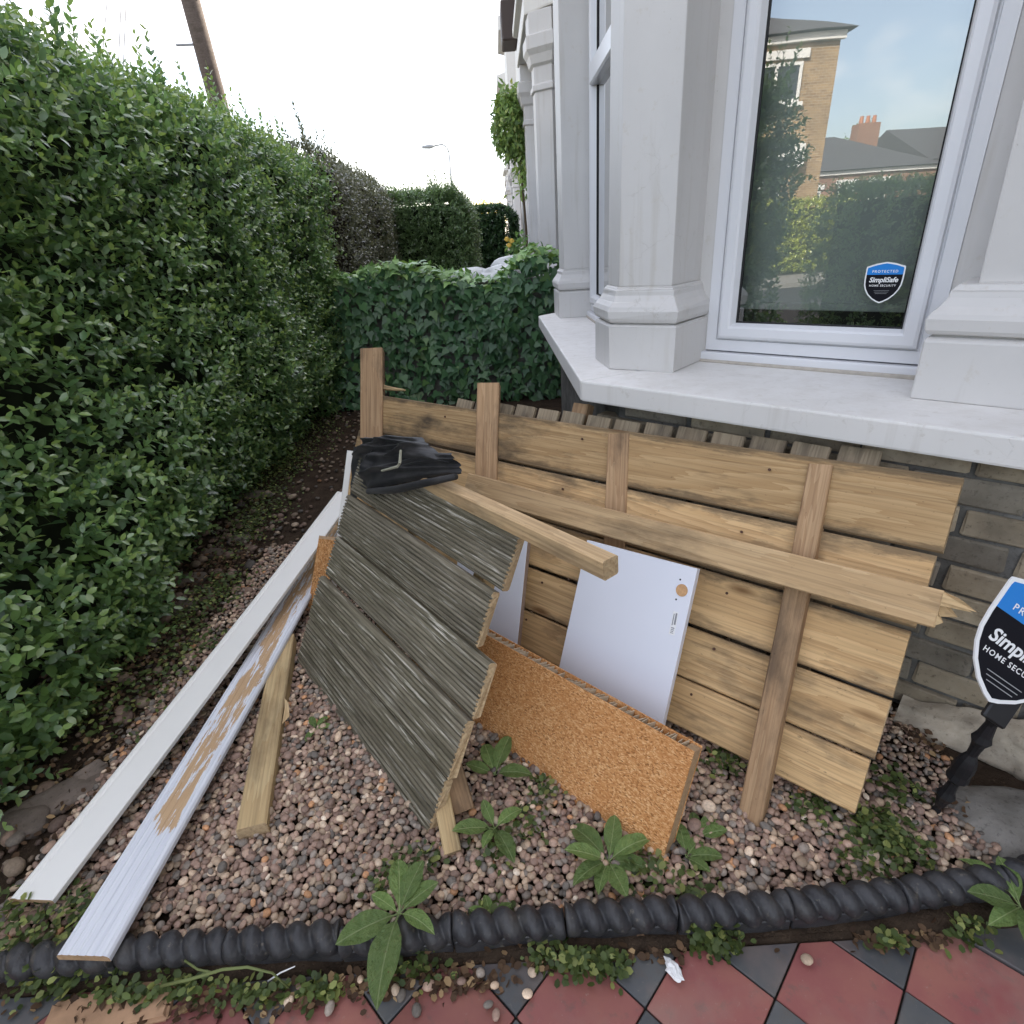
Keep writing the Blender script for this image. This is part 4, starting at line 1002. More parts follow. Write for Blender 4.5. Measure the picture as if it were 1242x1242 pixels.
# sticker on the window glass
gpl = np.array([1.33, 1.33, 0]) - nC * .0235
g0 = at_plane(1071, 343, gpl, nC)
stick = empty('window_sticker', tuple(g0 - ZUP * .03), 'small blue and black shield sticker low on the bay window glass', 'sticker')
SWW = np.linalg.norm(at_plane(1047, 335, gpl, nC) - at_plane(1094, 335, gpl, nC))
sign_face(stick, frame(g0 + nC * .0012, hC, ZUP, nC), SWW, .0006)

# ================================================================== GRAVEL
def ico(sub):
    bm = bmesh.new(); bmesh.ops.create_icosphere(bm, subdivisions=sub, radius=1.0); bm.verts.ensure_lookup_table()
    V = np.array([v.co[:] for v in bm.verts]); T = np.array([[v.index for v in f.verts] for f in bm.faces]); bm.free(); return V, T
ICO = {1: ico(1), 2: ico(2)}
PAL = np.array([(.185, .135, .118), (.235, .175, .148), (.14, .103, .090), (.175, .16, .15), (.10, .095, .092), (.30, .24, .19), (.38, .32, .265), (.46, .42, .37), (.33, .19, .11), (.22, .18, .145)])
PW = np.array([.19, .19, .13, .13, .08, .13, .06, .015, .025, .09]); PW = PW / PW.sum()
def rand_rot(n, tilt):
    yaw = RNG.uniform(0, 2 * np.pi, n); ax = RNG.uniform(0, 2 * np.pi, n); tl = np.abs(RNG.normal(0, tilt, n))
    cy, sy = np.cos(yaw), np.sin(yaw); Rz = np.zeros((n, 3, 3)); Rz[:, 0, 0] = cy; Rz[:, 0, 1] = -sy; Rz[:, 1, 0] = sy; Rz[:, 1, 1] = cy; Rz[:, 2, 2] = 1
    kx, ky = np.cos(ax), np.sin(ax); c, s = np.cos(tl), np.sin(tl); R = np.zeros((n, 3, 3))
    R[:, 0, 0] = c + kx*kx*(1-c); R[:, 0, 1] = kx*ky*(1-c); R[:, 0, 2] = ky*s; R[:, 1, 0] = kx*ky*(1-c); R[:, 1, 1] = c + ky*ky*(1-c); R[:, 1, 2] = -kx*s; R[:, 2, 0] = -ky*s; R[:, 2, 1] = kx*s; R[:, 2, 2] = c
    return R @ Rz
def pebbles(P, size, sub, tint=1.0):
    n = len(P); V, T = ICO[sub]; k = len(V)
    a = size * RNG.uniform(.85, 1.35, n); b = a * RNG.uniform(.62, .95, n); c = a * RNG.uniform(.40, .68, n)
    W = np.repeat(V[None], n, 0)
    # lopsided, egg-like stones with a few soft corners
    for q in range(4):
        d = RNG.normal(size=(n, 1, 3)); d /= np.linalg.norm(d, axis=2, keepdims=True)
        W = W * (1 + RNG.uniform(-.14, .14, (n, 1, 1)) * np.clip((W * d).sum(2, keepdims=True), -.3, 1) ** (1 if q % 2 else 2))
    W = W * np.stack([a, b, c], 1)[:, None, :]
    W = np.einsum('nij,nkj->nki', rand_rot(n, .38), W) + P[:, None, :]
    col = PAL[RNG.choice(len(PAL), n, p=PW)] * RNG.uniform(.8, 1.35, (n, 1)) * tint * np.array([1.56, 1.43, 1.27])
    C_ = np.repeat(col[:, None], k, 1).reshape(-1, 3)
    TT = (T[None] + (np.arange(n) * k)[:, None, None]).reshape(-1, 3)
    return W.reshape(-1, 3), TT, C_
def joinVT(parts):
    V, T, C_ = [], [], []; b = 0
    for v, t, c in parts: V.append(v); T.append(t + b); C_.append(c); b += len(v)
    return np.concatenate(V), np.concatenate(T), np.concatenate(C_)
def jitter_grid(x0, x1, y0, y1, step, j=.45):
    xs = np.arange(x0, x1, step); ys = np.arange(y0, y1, step * .87); g = np.stack(np.meshgrid(xs, ys), -1); g[1::2, :, 0] += step / 2
    g = g.reshape(-1, 2); return g + RNG.uniform(-j, j, g.shape) * step
def lift(P2, z0, zr): return np.column_stack([P2, np.array([bedz(x, y) for x, y in P2]) + z0 + RNG.uniform(0, zr, len(P2))])
def keep(p):
    x, y = p[:, 0], p[:, 1]; return (x + y < 2.10) & (y > np.array([ROPEY(a) for a in x]) + .018)
parts = []
g1 = jitter_grid(-1.12, 1.0, .64, 1.36, .0128); g1 = g1[keep(g1)]; hid = (g1[:, 0] + g1[:, 1] > 1.62)
parts.append(pebbles(lift(g1[~hid], .0, .008), .0078, 2)); parts.append(pebbles(lift(g1[hid], .0, .008), .0078, 1))
g2 = jitter_grid(-1.1, .95, .645, 1.36, .0175); g2 = g2[keep(g2) & (g2[:, 0] + g2[:, 1] < 1.7)]; parts.append(pebbles(lift(g2, .008, .008), .0083, 2))
g3 = jitter_grid(-1.12, .9, 1.36, 2.3, .015); g3 = g3[keep(g3)]; parts.append(pebbles(lift(g3, .002, .010), .0088, 1))
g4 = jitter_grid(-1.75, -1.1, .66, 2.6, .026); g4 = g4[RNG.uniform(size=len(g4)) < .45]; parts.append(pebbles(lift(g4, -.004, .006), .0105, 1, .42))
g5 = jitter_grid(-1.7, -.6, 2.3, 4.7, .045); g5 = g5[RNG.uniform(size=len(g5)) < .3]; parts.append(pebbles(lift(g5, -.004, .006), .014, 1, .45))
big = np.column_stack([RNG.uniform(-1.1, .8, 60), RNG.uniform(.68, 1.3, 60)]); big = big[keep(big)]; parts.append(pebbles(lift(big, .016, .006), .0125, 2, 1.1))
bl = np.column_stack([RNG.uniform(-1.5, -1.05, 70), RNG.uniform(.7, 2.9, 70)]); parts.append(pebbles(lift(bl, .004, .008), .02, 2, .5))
V, T, C_ = joinVT(parts)
tag(obj('gravel', tri_mesh(V, T, C_, True, MAT['pebble'])), 'rounded mauve and grey pebbles covering the front garden bed', kind='stuff'); 
# a few strays on the path side of the edging
ps = [(437, 1188), (480, 1200), (487, 1207), (455, 1198), (600, 1195), (583, 1180), (592, 1218), (602, 1231), (560, 1190), (520, 1195), (505, 1225), (645, 1180), (978, 1163), (350, 1215), (400, 1222), (365, 1195), (640, 1205), (668, 1120), (660, 1105)]
sp = np.array([at_z(x, y, -.012) for x, y in ps]); 
labs = {12: 'single loose pebble lying alone on a red tile below the rope edging', 0: 'loose pebble on the path just below the big pale dock plant', 6: 'loose pebble farthest onto the red tiles left of the paper scrap'}
for k, p in enumerate(sp):
    if k in labs:
        v, t, c = pebbles(np.zeros((1, 3)), .0115, 2, 1.2); o = obj('loose_pebble', tri_mesh(v, t, c, True, MAT['pebble']), None, Matrix.Translation(Vector(p))); tag(o, labs[k], 'pebble')
v, t, c = pebbles(np.array([p for k, p in enumerate(sp) if k not in labs]), .0105, 2, 1.1)
tag(obj('stray_gravel', tri_mesh(v, t, c, True, MAT['pebble'])), 'stray pebbles scattered between edging and tiles', kind='stuff')

# ================================================================== FOLIAGE
T8 = np.array([(0, 0, 0), (.25, .215, .04), (.25, -.215, .04), (.25, 0, 0), (.62, .245, .045), (.62, -.245, .045), (.62, 0, .005), (1, 0, -.06)]); F8 = np.array([(0, 3, 1), (0, 2, 3), (3, 6, 4), (3, 4, 1), (3, 2, 5), (3, 5, 6), (6, 7, 4), (6, 5, 7)])
T5 = np.array([(0, 0, 0), (.45, .23, .05), (.45, -.23, .05), (.45, 0, 0), (1, 0, -.06)]); F5 = np.array([(0, 3, 1), (0, 2, 3), (3, 4, 1), (3, 2, 4)])
TI = np.array([(0, 0, 0), (-.10, .26, .02), (.18, .44, -.03), (.42, .24, .03), (1.0, 0, -.08), (.42, -.24, .03), (.18, -.44, -.03), (-.10, -.26, .02), (.38, 0, .0)]); FI = np.array([(0, 8, 1), (8, 2, 1), (8, 3, 2), (8, 4, 3), (8, 5, 4), (8, 6, 5), (8, 7, 6), (8, 0, 7)])
TR = np.array([(0, 0, 0), (.3, .3, .02), (.75, .32, .02), (1, 0, -.05), (.75, -.32, .02), (.3, -.3, .02)]); FR = np.array([(0, 3, 1), (1, 3, 2), (0, 5, 3), (5, 4, 3)])
def nrm(a): return a / np.maximum(1e-9, np.linalg.norm(a, axis=-1, keepdims=True))
def leaf_batch(P, L, N, S, col, tmpl=T8, fc=F8, wid=None):
    L = nrm(L); N = nrm(N - (N * L).sum(1, keepdims=True) * L); W = np.cross(N, L); n = len(P); k = len(tmpl)
    t = tmpl[None] * np.asarray(S).reshape(-1, 1, 1); wv = np.ones(n) if wid is None else wid
    V = P[:, None] + t[:, :, 0:1] * L[:, None] + t[:, :, 1:2] * wv[:, None, None] * W[:, None] + t[:, :, 2:3] * N[:, None]
    return V.reshape(-1, 3), (fc[None] + (np.arange(n) * k)[:, None, None]).reshape(-1, 3), np.repeat(col, k, 0)
GK = 2.5
def greens(n, dark, light, tip=None, ptip=.0):
    dark, light = np.array(dark) * GK, np.array(light) * GK; tip = None if tip is None else np.array(tip) * 1.6
    t = RNG.beta(1.6, 2.2, (n, 1)); c = np.array(dark) * (1 - t) + np.array(light) * t; c = c * RNG.uniform(.8, 1.2, (n, 1))
    if tip is not None: m = RNG.uniform(size=n) < ptip; c[m] = np.array(tip) * RNG.uniform(.7, 1.2, (m.sum(), 1))
    return c
def shoots(P, Dir, length, npair, lsize, dark, light, tip, fan=.9):
    """each shoot: crossed pairs of leaves along it; returns leaf arrays"""
    n = len(P); Dir = nrm(Dir); a = nrm(np.cross(Dir, RNG.normal(size=(n, 3)))); b = np.cross(Dir, a)
    Ps, Ls, Ns, Ss, Cs = [], [], [], [], []
    ln = length * RNG.uniform(.7, 1.25, n)
    base = greens(n, dark, light)
    for k in range(npair):
        t = (k + .6) / npair; side = a if k % 2 == 0 else b
        for sg in (1, -1):
            q = P + Dir * (ln * t)[:, None]
            L = Dir * (.45 + .5 * t) + side * sg * fan + RNG.normal(scale=.22, size=(n, 3)); 
            N = Dir * .55 - side * sg * .25 + np.array([0, 0, .75]) + RNG.normal(scale=.3, size=(n, 3))
            Ps.append(q); Ls.append(L); Ns.append(N); Ss.append(lsize * RNG.uniform(.65, 1.2, n) * (1.05 - .45 * t))
            f = max(0, (t - .7) / .3) * .55; Cs.append((base * (1 - f) + np.array(tip) * f) * RNG.uniform(.85, 1.15, (n, 1)))
    return np.concatenate(Ps), np.concatenate(Ls), np.concatenate(Ns), np.concatenate(Ss), np.concatenate(Cs)
vf = np.vectorize(fbm)
def hedge(name, label, x0, x1, y0, y1, h, n, lsize, npair, dark, light, tip, core, bump=.09, slen=.11, faces=('x', 'y', 'top'), under=.0, tm=(T5, F5), top_shoots=0, sm=.03, group=None, thin=0.0, parts_n=0, cut=0.0):
    root = empty(name, ((x0 + x1) / 2, (y0 + y1) / 2, 0), label, 'hedge', group)
    areas = {'x': (y1 - y0) * h, 'y': (x1 - x0) * h, 'yp': (x1 - x0) * h, 'top': (x1 - x0) * (y1 - y0)}; tot = sum(areas[f] for f in faces)
    Ps, Ds = [], []
    for f in faces:
        m = int(n * areas[f] / tot); u = RNG.uniform(size=m); v = RNG.uniform(size=m); dep = np.abs(RNG.normal(0, .035 + bump * .12, m)) - .02
        if f == 'x':
            y = y0 + u * (y1 - y0); z = h * v; x = x1 + bump * 2 * vf(y * 1.7 + 3, z * 1.7) + bump * vf(y * 5, z * 5 + 7)
            x -= under * np.clip(1 - z / .4, 0, 1) ** 1.2 * np.clip((y - 1.5) / .8, .1, 1) if under else 0; x += (.11 * np.exp(-((z - .35) / .32) ** 2) * np.clip((2.5 - y) / 1.0, 0, 1)) if under else 0; x -= .22 * np.clip((z - h + .22) / .22, 0, 1) ** 2; p = np.column_stack([x - dep, y, z]); d = np.array([1, 0, .55])
        elif f == 'y':
            x = x0 + u * (x1 - x0); z = h * v; y = y0 + bump * 2 * vf(x * 1.7 + 9, z * 1.7); y += under * np.clip(1 - z / .4, 0, 1); y += .2 * np.clip((z - h + .2) / .2, 0, 1) ** 2; p = np.column_stack([x, y + dep, z]); d = np.array([0, -1, .55])
        elif f == 'yp':
            x = x0 + u * (x1 - x0); z = h * v; y = y1 + bump * 2 * vf(x * 1.7 + 9, z * 1.7); y -= .2 * np.clip((z - h + .2) / .2, 0, 1) ** 2; p = np.column_stack([x, y - dep, z]); d = np.array([0, 1, .55])
        else:
            x = x0 + u * (x1 - x0) - .05; y = y0 + v * (y1 - y0); z = h + bump * 1.4 * vf(x * 2, y * 1.6) - .2 * np.clip((x - x1 + .25) / .25, 0, 1) ** 2; p = np.column_stack([x, y, z - dep]); d = np.array([.25, 0, 1])
        Ps.append(p); Ds.append(d[None] + RNG.normal(scale=.45, size=(m, 3)))
    P = np.concatenate(Ps); Dd = np.concatenate(Ds)
    if thin: kk = RNG.uniform(size=len(P)) > thin; P, Dd = P[kk], Dd[kk]
    lp = shoots(P, Dd, slen, npair, lsize, dark, light, tip)
    if top_shoots:
        m = top_shoots; yy = y0 + (y1 - y0) * RNG.uniform(size=m) ** 1.3; q = np.column_stack([RNG.uniform(x1 - .55, x1 - .08, m), yy, np.full(m, h - .06)])
        dd = np.column_stack([RNG.normal(0, .16, m), RNG.normal(0, .16, m), np.ones(m)]); hl = RNG.uniform(.12, .34, m)
        l2 = shoots(q, dd, 1.0, 7, lsize * 1.0, dark, light, tip, fan=.8) if False else None
        for grp in range(3):
            s_ = slice(grp * m // 3, (grp + 1) * m // 3); l2 = shoots(q[s_], dd[s_], (.16, .24, .34)[grp], (7, 10, 14)[grp], lsize * 1.05, dark, light, tip, fan=.75); lp = tuple(np.concatenate([a_, b_]) for a_, b_ in zip(lp, l2))
        st = MB()
        for k in range(m): st.tube([q[k], q[k] + nrm(dd[k]) * (.19, .28, .38)[min(2, k * 3 // m)]], [.0022, .001], 4, False)
        obj('shoot_stems', st.mesh(MAT['stem_green']), root)['kind'] = 'stuff'
    PP, LL, NN, SS, CC = lp
    if parts_n:      # the leaves that show largest are objects of their own
        q = PP - CAM; dep = q[:, 1] * CP - q[:, 2] * SP; upc = q[:, 1] * SP + q[:, 2] * CP
        uu = (q[:, 0] * CR - upc * SR) / np.maximum(dep, .05) * FPX; vv = (q[:, 0] * SR + upc * CR) / np.maximum(dep, .05) * FPX
        inn = (np.abs(uu) < 612) & (np.abs(vv) < 612) & (dep > .3); outer = PP[:, 0] > x1 - .05 + bump * 2 * vf(PP[:, 1] * 1.7 + 3, PP[:, 2] * 1.7)
        sc = np.where(inn & outer, SS / dep, 0); top = np.argsort(-sc)[:parts_n]
        lm = [tri_mesh(T8 * np.array([1, w_, 1]), F8, None, True, MAT['hedge_leaf']) for w_ in (.9, 1.0, 1.12)]
        for k in top:
            L = unit(LL[k]); N = NN[k] - L * np.dot(NN[k], L); N = unit(N); M = frame(PP[k], L, np.cross(N, L), N) @ Matrix.Scale(float(SS[k]), 4)
            obj('leaf', lm[int(k) % 3], root, M)
        kk = np.ones(len(PP), bool); kk[top] = False; PP, LL, NN, SS, CC = PP[kk], LL[kk], NN[kk], SS[kk], CC[kk]
    V, T, C_ = leaf_batch(PP, LL, NN, SS, CC, *tm)
    o = obj('foliage', tri_mesh(V, T, C_, True, MAT['privet_leaf']), root); o['kind'] = 'stuff'
    # plain dark box for the twig mass, added to block light inside the hedge
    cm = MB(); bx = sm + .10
    cm.box((x0, y0 + bx, 0.0 if not under else .04), (x1 - bx - .03, y1 - cut, h - .05 - .5 * bump)); me = cm.mesh(MAT[core]); obj('light_block_core', me, root)
    if under:
        st = MB()
        for k in range(int((y1 - y0) * 5)):
            yy = y0 + .1 + k * .2 + random.uniform(-.05, .05); xx = x1 - random.uniform(.15, .5)
            st.tube([(xx, yy, -.03), (xx + random.uniform(-.05, .05), yy + random.uniform(-.05, .05), .3), (xx + random.uniform(-.1, .1), yy + random.uniform(-.12, .12), .75)], [.016, .013, .009], 6)
        obj('stems', st.mesh(MAT['twig']), root)['kind'] = 'stuff'
    return root
DKG, MDG, TIP = (.039, .073, .034), (.092, .150, .054), (.30, .39, .095)
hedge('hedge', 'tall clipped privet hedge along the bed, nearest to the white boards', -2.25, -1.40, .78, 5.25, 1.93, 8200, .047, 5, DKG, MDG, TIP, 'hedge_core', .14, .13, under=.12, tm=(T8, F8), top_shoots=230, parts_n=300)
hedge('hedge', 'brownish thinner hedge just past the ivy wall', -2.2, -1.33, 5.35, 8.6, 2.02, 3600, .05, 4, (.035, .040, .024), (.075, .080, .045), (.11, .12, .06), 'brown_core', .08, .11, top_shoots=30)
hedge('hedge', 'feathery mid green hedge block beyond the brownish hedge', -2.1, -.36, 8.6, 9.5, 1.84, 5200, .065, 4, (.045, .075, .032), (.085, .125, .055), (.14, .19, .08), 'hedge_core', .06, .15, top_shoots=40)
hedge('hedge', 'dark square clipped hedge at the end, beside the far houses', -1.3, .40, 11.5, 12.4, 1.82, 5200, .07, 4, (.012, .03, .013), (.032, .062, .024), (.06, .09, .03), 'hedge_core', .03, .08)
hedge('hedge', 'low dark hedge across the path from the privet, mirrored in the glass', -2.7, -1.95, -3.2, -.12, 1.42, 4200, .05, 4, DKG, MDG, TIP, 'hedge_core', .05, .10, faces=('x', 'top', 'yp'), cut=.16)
# its end face towards the path
PP = np.column_stack([RNG.uniform(-2.7, -1.95, 260), np.full(260, -.12) - np.abs(RNG.normal(0, .05, 260)), RNG.uniform(0, 1.5, 260)])
hedge('hedge', 'sunlit yellow green hedge across the street, mirrored in the glass', -14.9, -14.1, -7.2, -2.8, 1.7, 2600, .09, 4, (.10, .13, .025), (.20, .22, .045), (.36, .36, .09), 'hedge_core', .1, .2, faces=('x', 'top'))

# ---- ivy over the low garden wall
ivy = empty('ivy_wall', (-.4, 4.85, 0), 'low garden wall completely covered in dark ivy, beside the bay', 'ivy')
def ivtop(x): return 1.035 + .05 * np.sin(x * 6) + .05 * np.clip((x - .1) / .3, 0, 1) + .05 * np.clip((-.9 - x) / .3, 0, 1) - .09 * np.exp(-((x + .03) / .16) ** 2)
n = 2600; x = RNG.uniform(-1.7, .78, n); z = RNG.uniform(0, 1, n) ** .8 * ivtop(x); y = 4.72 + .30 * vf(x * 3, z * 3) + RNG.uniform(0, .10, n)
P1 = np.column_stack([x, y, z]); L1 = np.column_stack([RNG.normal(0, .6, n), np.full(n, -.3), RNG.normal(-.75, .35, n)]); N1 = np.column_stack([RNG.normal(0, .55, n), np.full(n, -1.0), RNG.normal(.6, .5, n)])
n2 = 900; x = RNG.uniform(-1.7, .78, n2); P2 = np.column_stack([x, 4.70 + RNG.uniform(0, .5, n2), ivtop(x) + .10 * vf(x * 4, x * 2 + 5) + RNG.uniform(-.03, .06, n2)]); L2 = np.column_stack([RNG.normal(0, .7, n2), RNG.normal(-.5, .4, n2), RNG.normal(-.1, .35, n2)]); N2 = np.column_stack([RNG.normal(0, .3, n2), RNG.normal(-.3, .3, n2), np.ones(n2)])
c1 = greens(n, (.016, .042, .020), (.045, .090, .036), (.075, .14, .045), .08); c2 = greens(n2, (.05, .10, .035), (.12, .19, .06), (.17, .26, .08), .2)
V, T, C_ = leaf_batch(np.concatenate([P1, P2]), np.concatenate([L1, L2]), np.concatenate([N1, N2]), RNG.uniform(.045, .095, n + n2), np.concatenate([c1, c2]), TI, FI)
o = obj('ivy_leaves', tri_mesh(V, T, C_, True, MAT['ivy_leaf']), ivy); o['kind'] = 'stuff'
obj('wall', MB().box((-1.75, 4.90, -.05), (.80, 5.12, .95)).mesh(MAT['mortar']), ivy)
# ---- creeper hanging on the next house
crp = empty('creeper', (.40, 7.9, 0), 'green creeper hanging from the far pier of the next house', 'creeper')
n = 1500; t = RNG.normal(size=(n, 3)); t = nrm(t) * RNG.uniform(.3, 1, (n, 1)) ** .5
P1 = np.array([.30, 8.0, 2.50]) + t * np.array([.22, .3, .40]); P1 = np.concatenate([P1, np.column_stack([RNG.normal(.42, .05, 260), RNG.normal(8.0, .15, 260), RNG.uniform(1.75, 2.4, 260)])]); n = len(P1)
V, T, C_ = leaf_batch(P1, RNG.normal(size=(n, 3)) + np.array([-.2, -.2, -.9]), RNG.normal(size=(n, 3)) * .6 + np.array([-.4, -.6, .6]), RNG.uniform(.06, .11, n), greens(n, (.045, .075, .025), (.11, .16, .045), (.18, .22, .07), .1), T5, F5)
o = obj('foliage', tri_mesh(V, T, C_, True, MAT['weed_leaf']), crp); o['kind'] = 'stuff'
m = MB(); m.tube([(.44, 8.0, 0), (.43, 7.98, 1.4), (.38, 8.0, 2.5)], [.02, .018, .01], 6); obj('stem', m.mesh(MAT['twig']), crp)

# ---- small weeds, litter (ground cover nobody could count)
def cover(spots, lsz, dark, light, tip, ptip):
    Ps, Ss = [], []
    for (px_, py_, rx, ry, n_, hh) in spots:
        c = at_z(px_, py_, .02); a = RNG.normal(size=(n_, 2)) * .55; p = np.column_stack([c[0] + a[:, 0] * rx, c[1] + a[:, 1] * ry]); 
        zz = np.array([bedz(q[0], q[1]) for q in p]) * (p[:, 1] > .6) - .02 * (p[:, 1] < .6) + RNG.uniform(.004, 1, n_) * hh * np.clip(1.1 - .4 * (a ** 2).sum(1), .15, 1); Ps.append(np.column_stack([p, zz])); Ss.append(RNG.uniform(.6, 1.3, n_) * lsz)
    P = np.concatenate(Ps); S = np.concatenate(Ss); n_ = len(P)
    L = np.column_stack([RNG.normal(size=(n_, 2)), RNG.normal(.15, .3, n_)]); N = np.column_stack([RNG.normal(scale=.5, size=(n_, 2)), np.ones(n_)])
    return leaf_batch(P, L, N, S, greens(n_, dark, light, tip, ptip), TR, FR)
wsp = [(180, 850, .14, .14, 260, .06), (230, 760, .10, .2, 300, .06), (120, 840, .16, .12, 260, .07), (60, 880, .12, .1, 220, .08), (310, 600, .2, .5, 700, .07), (1060, 1010, .07, .05, 420, .045), (1090, 1035, .06, .04, 320, .045), (1040, 1045, .05, .04, 160, .03), (985, 985, .05, .04, 160, .03), (1085, 960, .05, .05, 140, .04), (20, 1130, .10, .08, 380, .05), (95, 1120, .07, .06, 260, .05), (60, 1180, .10, .03, 320, .05), (150, 1195, .08, .02, 140, .03), (215, 1190, .08, .02, 150, .035), (300, 1195, .08, .02, 140, .03), (380, 1190, .06, .02, 120, .03), (500, 1165, .05, .02, 80, .03), (600, 1110, .05, .03, 120, .035), (640, 1000, .05, .05, 140, .03), (600, 1030, .05, .04, 140, .035), (500, 1050, .07, .04, 160, .03), (700, 1160, .05, .02, 240, .05), (660, 1150, .03, .02, 80, .03), (740, 1160, .03, .02, 90, .035), (880, 1135, .04, .015, 120, .035), (850, 1130, .04, .015, 80, .035), (1085, 1130, .03, .012, 60, .03), (840, 1080, .05, .04, 130, .03), (780, 1060, .07, .04, 170, .03), (880, 930, .06, .05, 150, .04), (240, 790, .12, .10, 260, .05), (310, 640, .10, .35, 900, .07), (350, 570, .12, .45, 1000, .07), (270, 720, .10, .16, 420, .05), (380, 530, .2, .4, 700, .06), (30, 930, .07, .08, 160, .06), (110, 880, .08, .08, 140, .05), (195, 900, .06, .06, 90, .04), (460, 1075, .03, .03, 60, .03), (1180, 1120, .04, .02, 90, .05), (660, 960, .04, .04, 90, .035)]
V, T, C_ = cover([(a, b, c, d, int(e * .8), f) for a, b, c, d, e, f in wsp], .0155, (.018, .028, .009), (.056, .075, .022), (.17, .19, .06), .15)
tag(obj('ground_cover', tri_mesh(V, T, C_, True, MAT['weed_leaf'])), 'small green weeds creeping over gravel and edging', kind='stuff')
lsp = [(150, 830, .22, .22, 420, .012), (200, 760, .2, .25, 420, .012), (250, 700, .16, .3, 360, .012), (80, 960, .18, .14, 260, .012), (330, 560, .3, .7, 500, .015), (470, 1175, .16, .018, 130, .008), (700, 1150, .2, .015, 130, .008), (300, 1205, .25, .02, 160, .01), (1080, 1125, .06, .012, 80, .008), (1140, 1120, .04, .01, 40, .006), (120, 1215, .15, .02, 120, .01), (240, 830, .15, .2, 260, .01), (160, 900, .15, .15, 200, .01), (280, 680, .12, .3, 260, .01), (1120, 900, .05, .06, 70, .02), (1170, 985, .05, .04, 60, .02), (560, 1180, .1, .015, 90, .008)]
V, T, C_ = cover(lsp, .016, (.022, .014, .010), (.075, .046, .026), (.22, .15, .08), .12)
tag(obj('leaf_litter', tri_mesh(V, T, C_, True, MAT['dead_leaf'])), 'brown dead leaves and bits along the edging', kind='stuff')

# ---- broad-leaved weeds, each leaf its own part
def dock_leaf_mesh(curl):
    N_ = 9; vs = []; fs = []
    for k in range(N_ + 1):
        t = k / N_; w = .016 + .19 * math.sin(math.pi * min(1, max(0, (t - .16) / .84)) ** .85) ** .8 if t > .16 else .016
        z = .50 * t - curl * t * t
        if k == N_: w = .004
        for j, q in enumerate((-1, -.5, 0, .5, 1)): vs.append((t, w * q, z + .055 * abs(q) * (w > .05) + .012 * math.sin(t * 22 + q * 3) * abs(q)))
    for k in range(N_):
        for j in range(4): a = k * 5 + j; fs.append((a, a + 5, a + 6, a + 1))
    return mesh(vs, fs, True, MAT['dock_leaf'])
DL = [dock_leaf_mesh(c) for c in (.30, .46, .62)]
def weed(px_, py_, leaves, label, z=.02):
    c = at_z(px_, py_, z); e = empty('dock_weed', tuple(c), label, 'weed')
    for k, (az, ln) in enumerate(leaves):
        r = random.Random(k * 3 + px_); a = math.radians(az + r.uniform(-6, 6)); M = Matrix.Translation(Vector(c)) @ Matrix.Rotation(a, 4, 'Z') @ Matrix.Rotation(r.uniform(-.15, .05), 4, 'Y') @ Matrix.Rotation(r.uniform(-.25, .25), 4, 'X') @ Matrix.Scale(ln * .95, 4)
        obj('leaf', DL[(k + px_) % 3], e, M)
weed(484, 1108, [(205, .125), (258, .15), (60, .10), (95, .11), (-30, .085), (35, .09), (150, .07)], 'large pale dock plant growing over the rope edging', .066)
weed(738, 1045, [(170, .10), (215, .10), (130, .12), (75, .10), (20, .11), (-20, .09), (285, .10), (250, .08)], 'leafy dock plant in front of the chipboard slab')
weed(600, 940, [(60, .11), (110, .10), (-10, .10), (160, .08)], 'dock plant under the left part of the chipboard slab')
weed(600, 1005, [(185, .10), (-60, .10), (30, .08), (110, .07), (-120, .06)], 'dock plant between the decking foot and the chipboard', .03)
weed(832, 1040, [(-10, .08), (40, .07), (-50, .06), (85, .08)], 'dock plant at the lower corner of the chipboard slab')
weed(845, 1015, [(40, .08), (0, .07), (80, .06)], 'small dock plant behind the chipboard corner')
weed(1238, 1100, [(120, .11), (165, .10), (200, .09), (235, .10), (80, .09)], 'pale dock plant at the wall end of the edging', .03)
weed(383, 885, [(60, .06), (120, .05), (250, .05), (10, .05)], 'tiny weed by the lower edge of the decking panel')
weed(595, 1115, [(150, .05), (100, .05), (30, .05)], 'small weed in the gravel behind the middle edging tiles')

# ---- flat stones in the bed
def stone(px_, py_, w, d, h, rot, label, mat='garden_stone', z=.02):
    c = at_z(px_, py_, z); V, T = ICO[2]; V = V.copy(); rr = np.random.default_rng(int(px_)); 
    bm = bmesh.new(); bmesh.ops.create_icosphere(bm, subdivisions=3, radius=1)
    for v in bm.verts:
        p = np.array(v.co[:]); p = np.sign(p) * np.abs(p) ** .62; n_ = fbm(p[0] * 2.2 + px_, p[1] * 2.2 + p[2]); v.co = Vector((p[0] * w / 2 * (1 + .35 * n_), p[1] * d / 2 * (1 + .3 * n_), p[2] * h / 2 * (1 + .3 * n_)))
    me = bpy.data.meshes.new("mesh"); bm.to_mesh(me); bm.free(); me.polygons.foreach_set("use_smooth", [True] * len(me.polygons)); me.materials.append(MAT[mat])
    o = obj('flat_stone', me, None, Matrix.Translation(Vector(c)) @ Matrix.Rotation(math.radians(rot), 4, 'Z') @ Matrix.Rotation(.12, 4, 'X')); return tag(o, label, 'stone')
stone(225, 705, .17, .08, .04, 20, 'long flat brown stone under the hedge, above a pale round one')
stone(218, 738, .11, .07, .045, 35, 'pale rounded stone beside the bed under the hedge')
stone(258, 672, .11, .07, .035, -10, 'small flat brown stone in the middle of the bed')
stone(290, 655, .10, .07, .035, 15, 'small ochre stone near the white boards')
stone(305, 602, .20, .09, .045, -5, 'long flat stone farthest back in the bed')
stone(60, 975, .24, .09, .035, 38, 'large dark slab of stone at the hedge foot, beside the glossy board')
stone(110, 940, .08, .06, .04, 60, 'rounded stone beside the large dark slab')
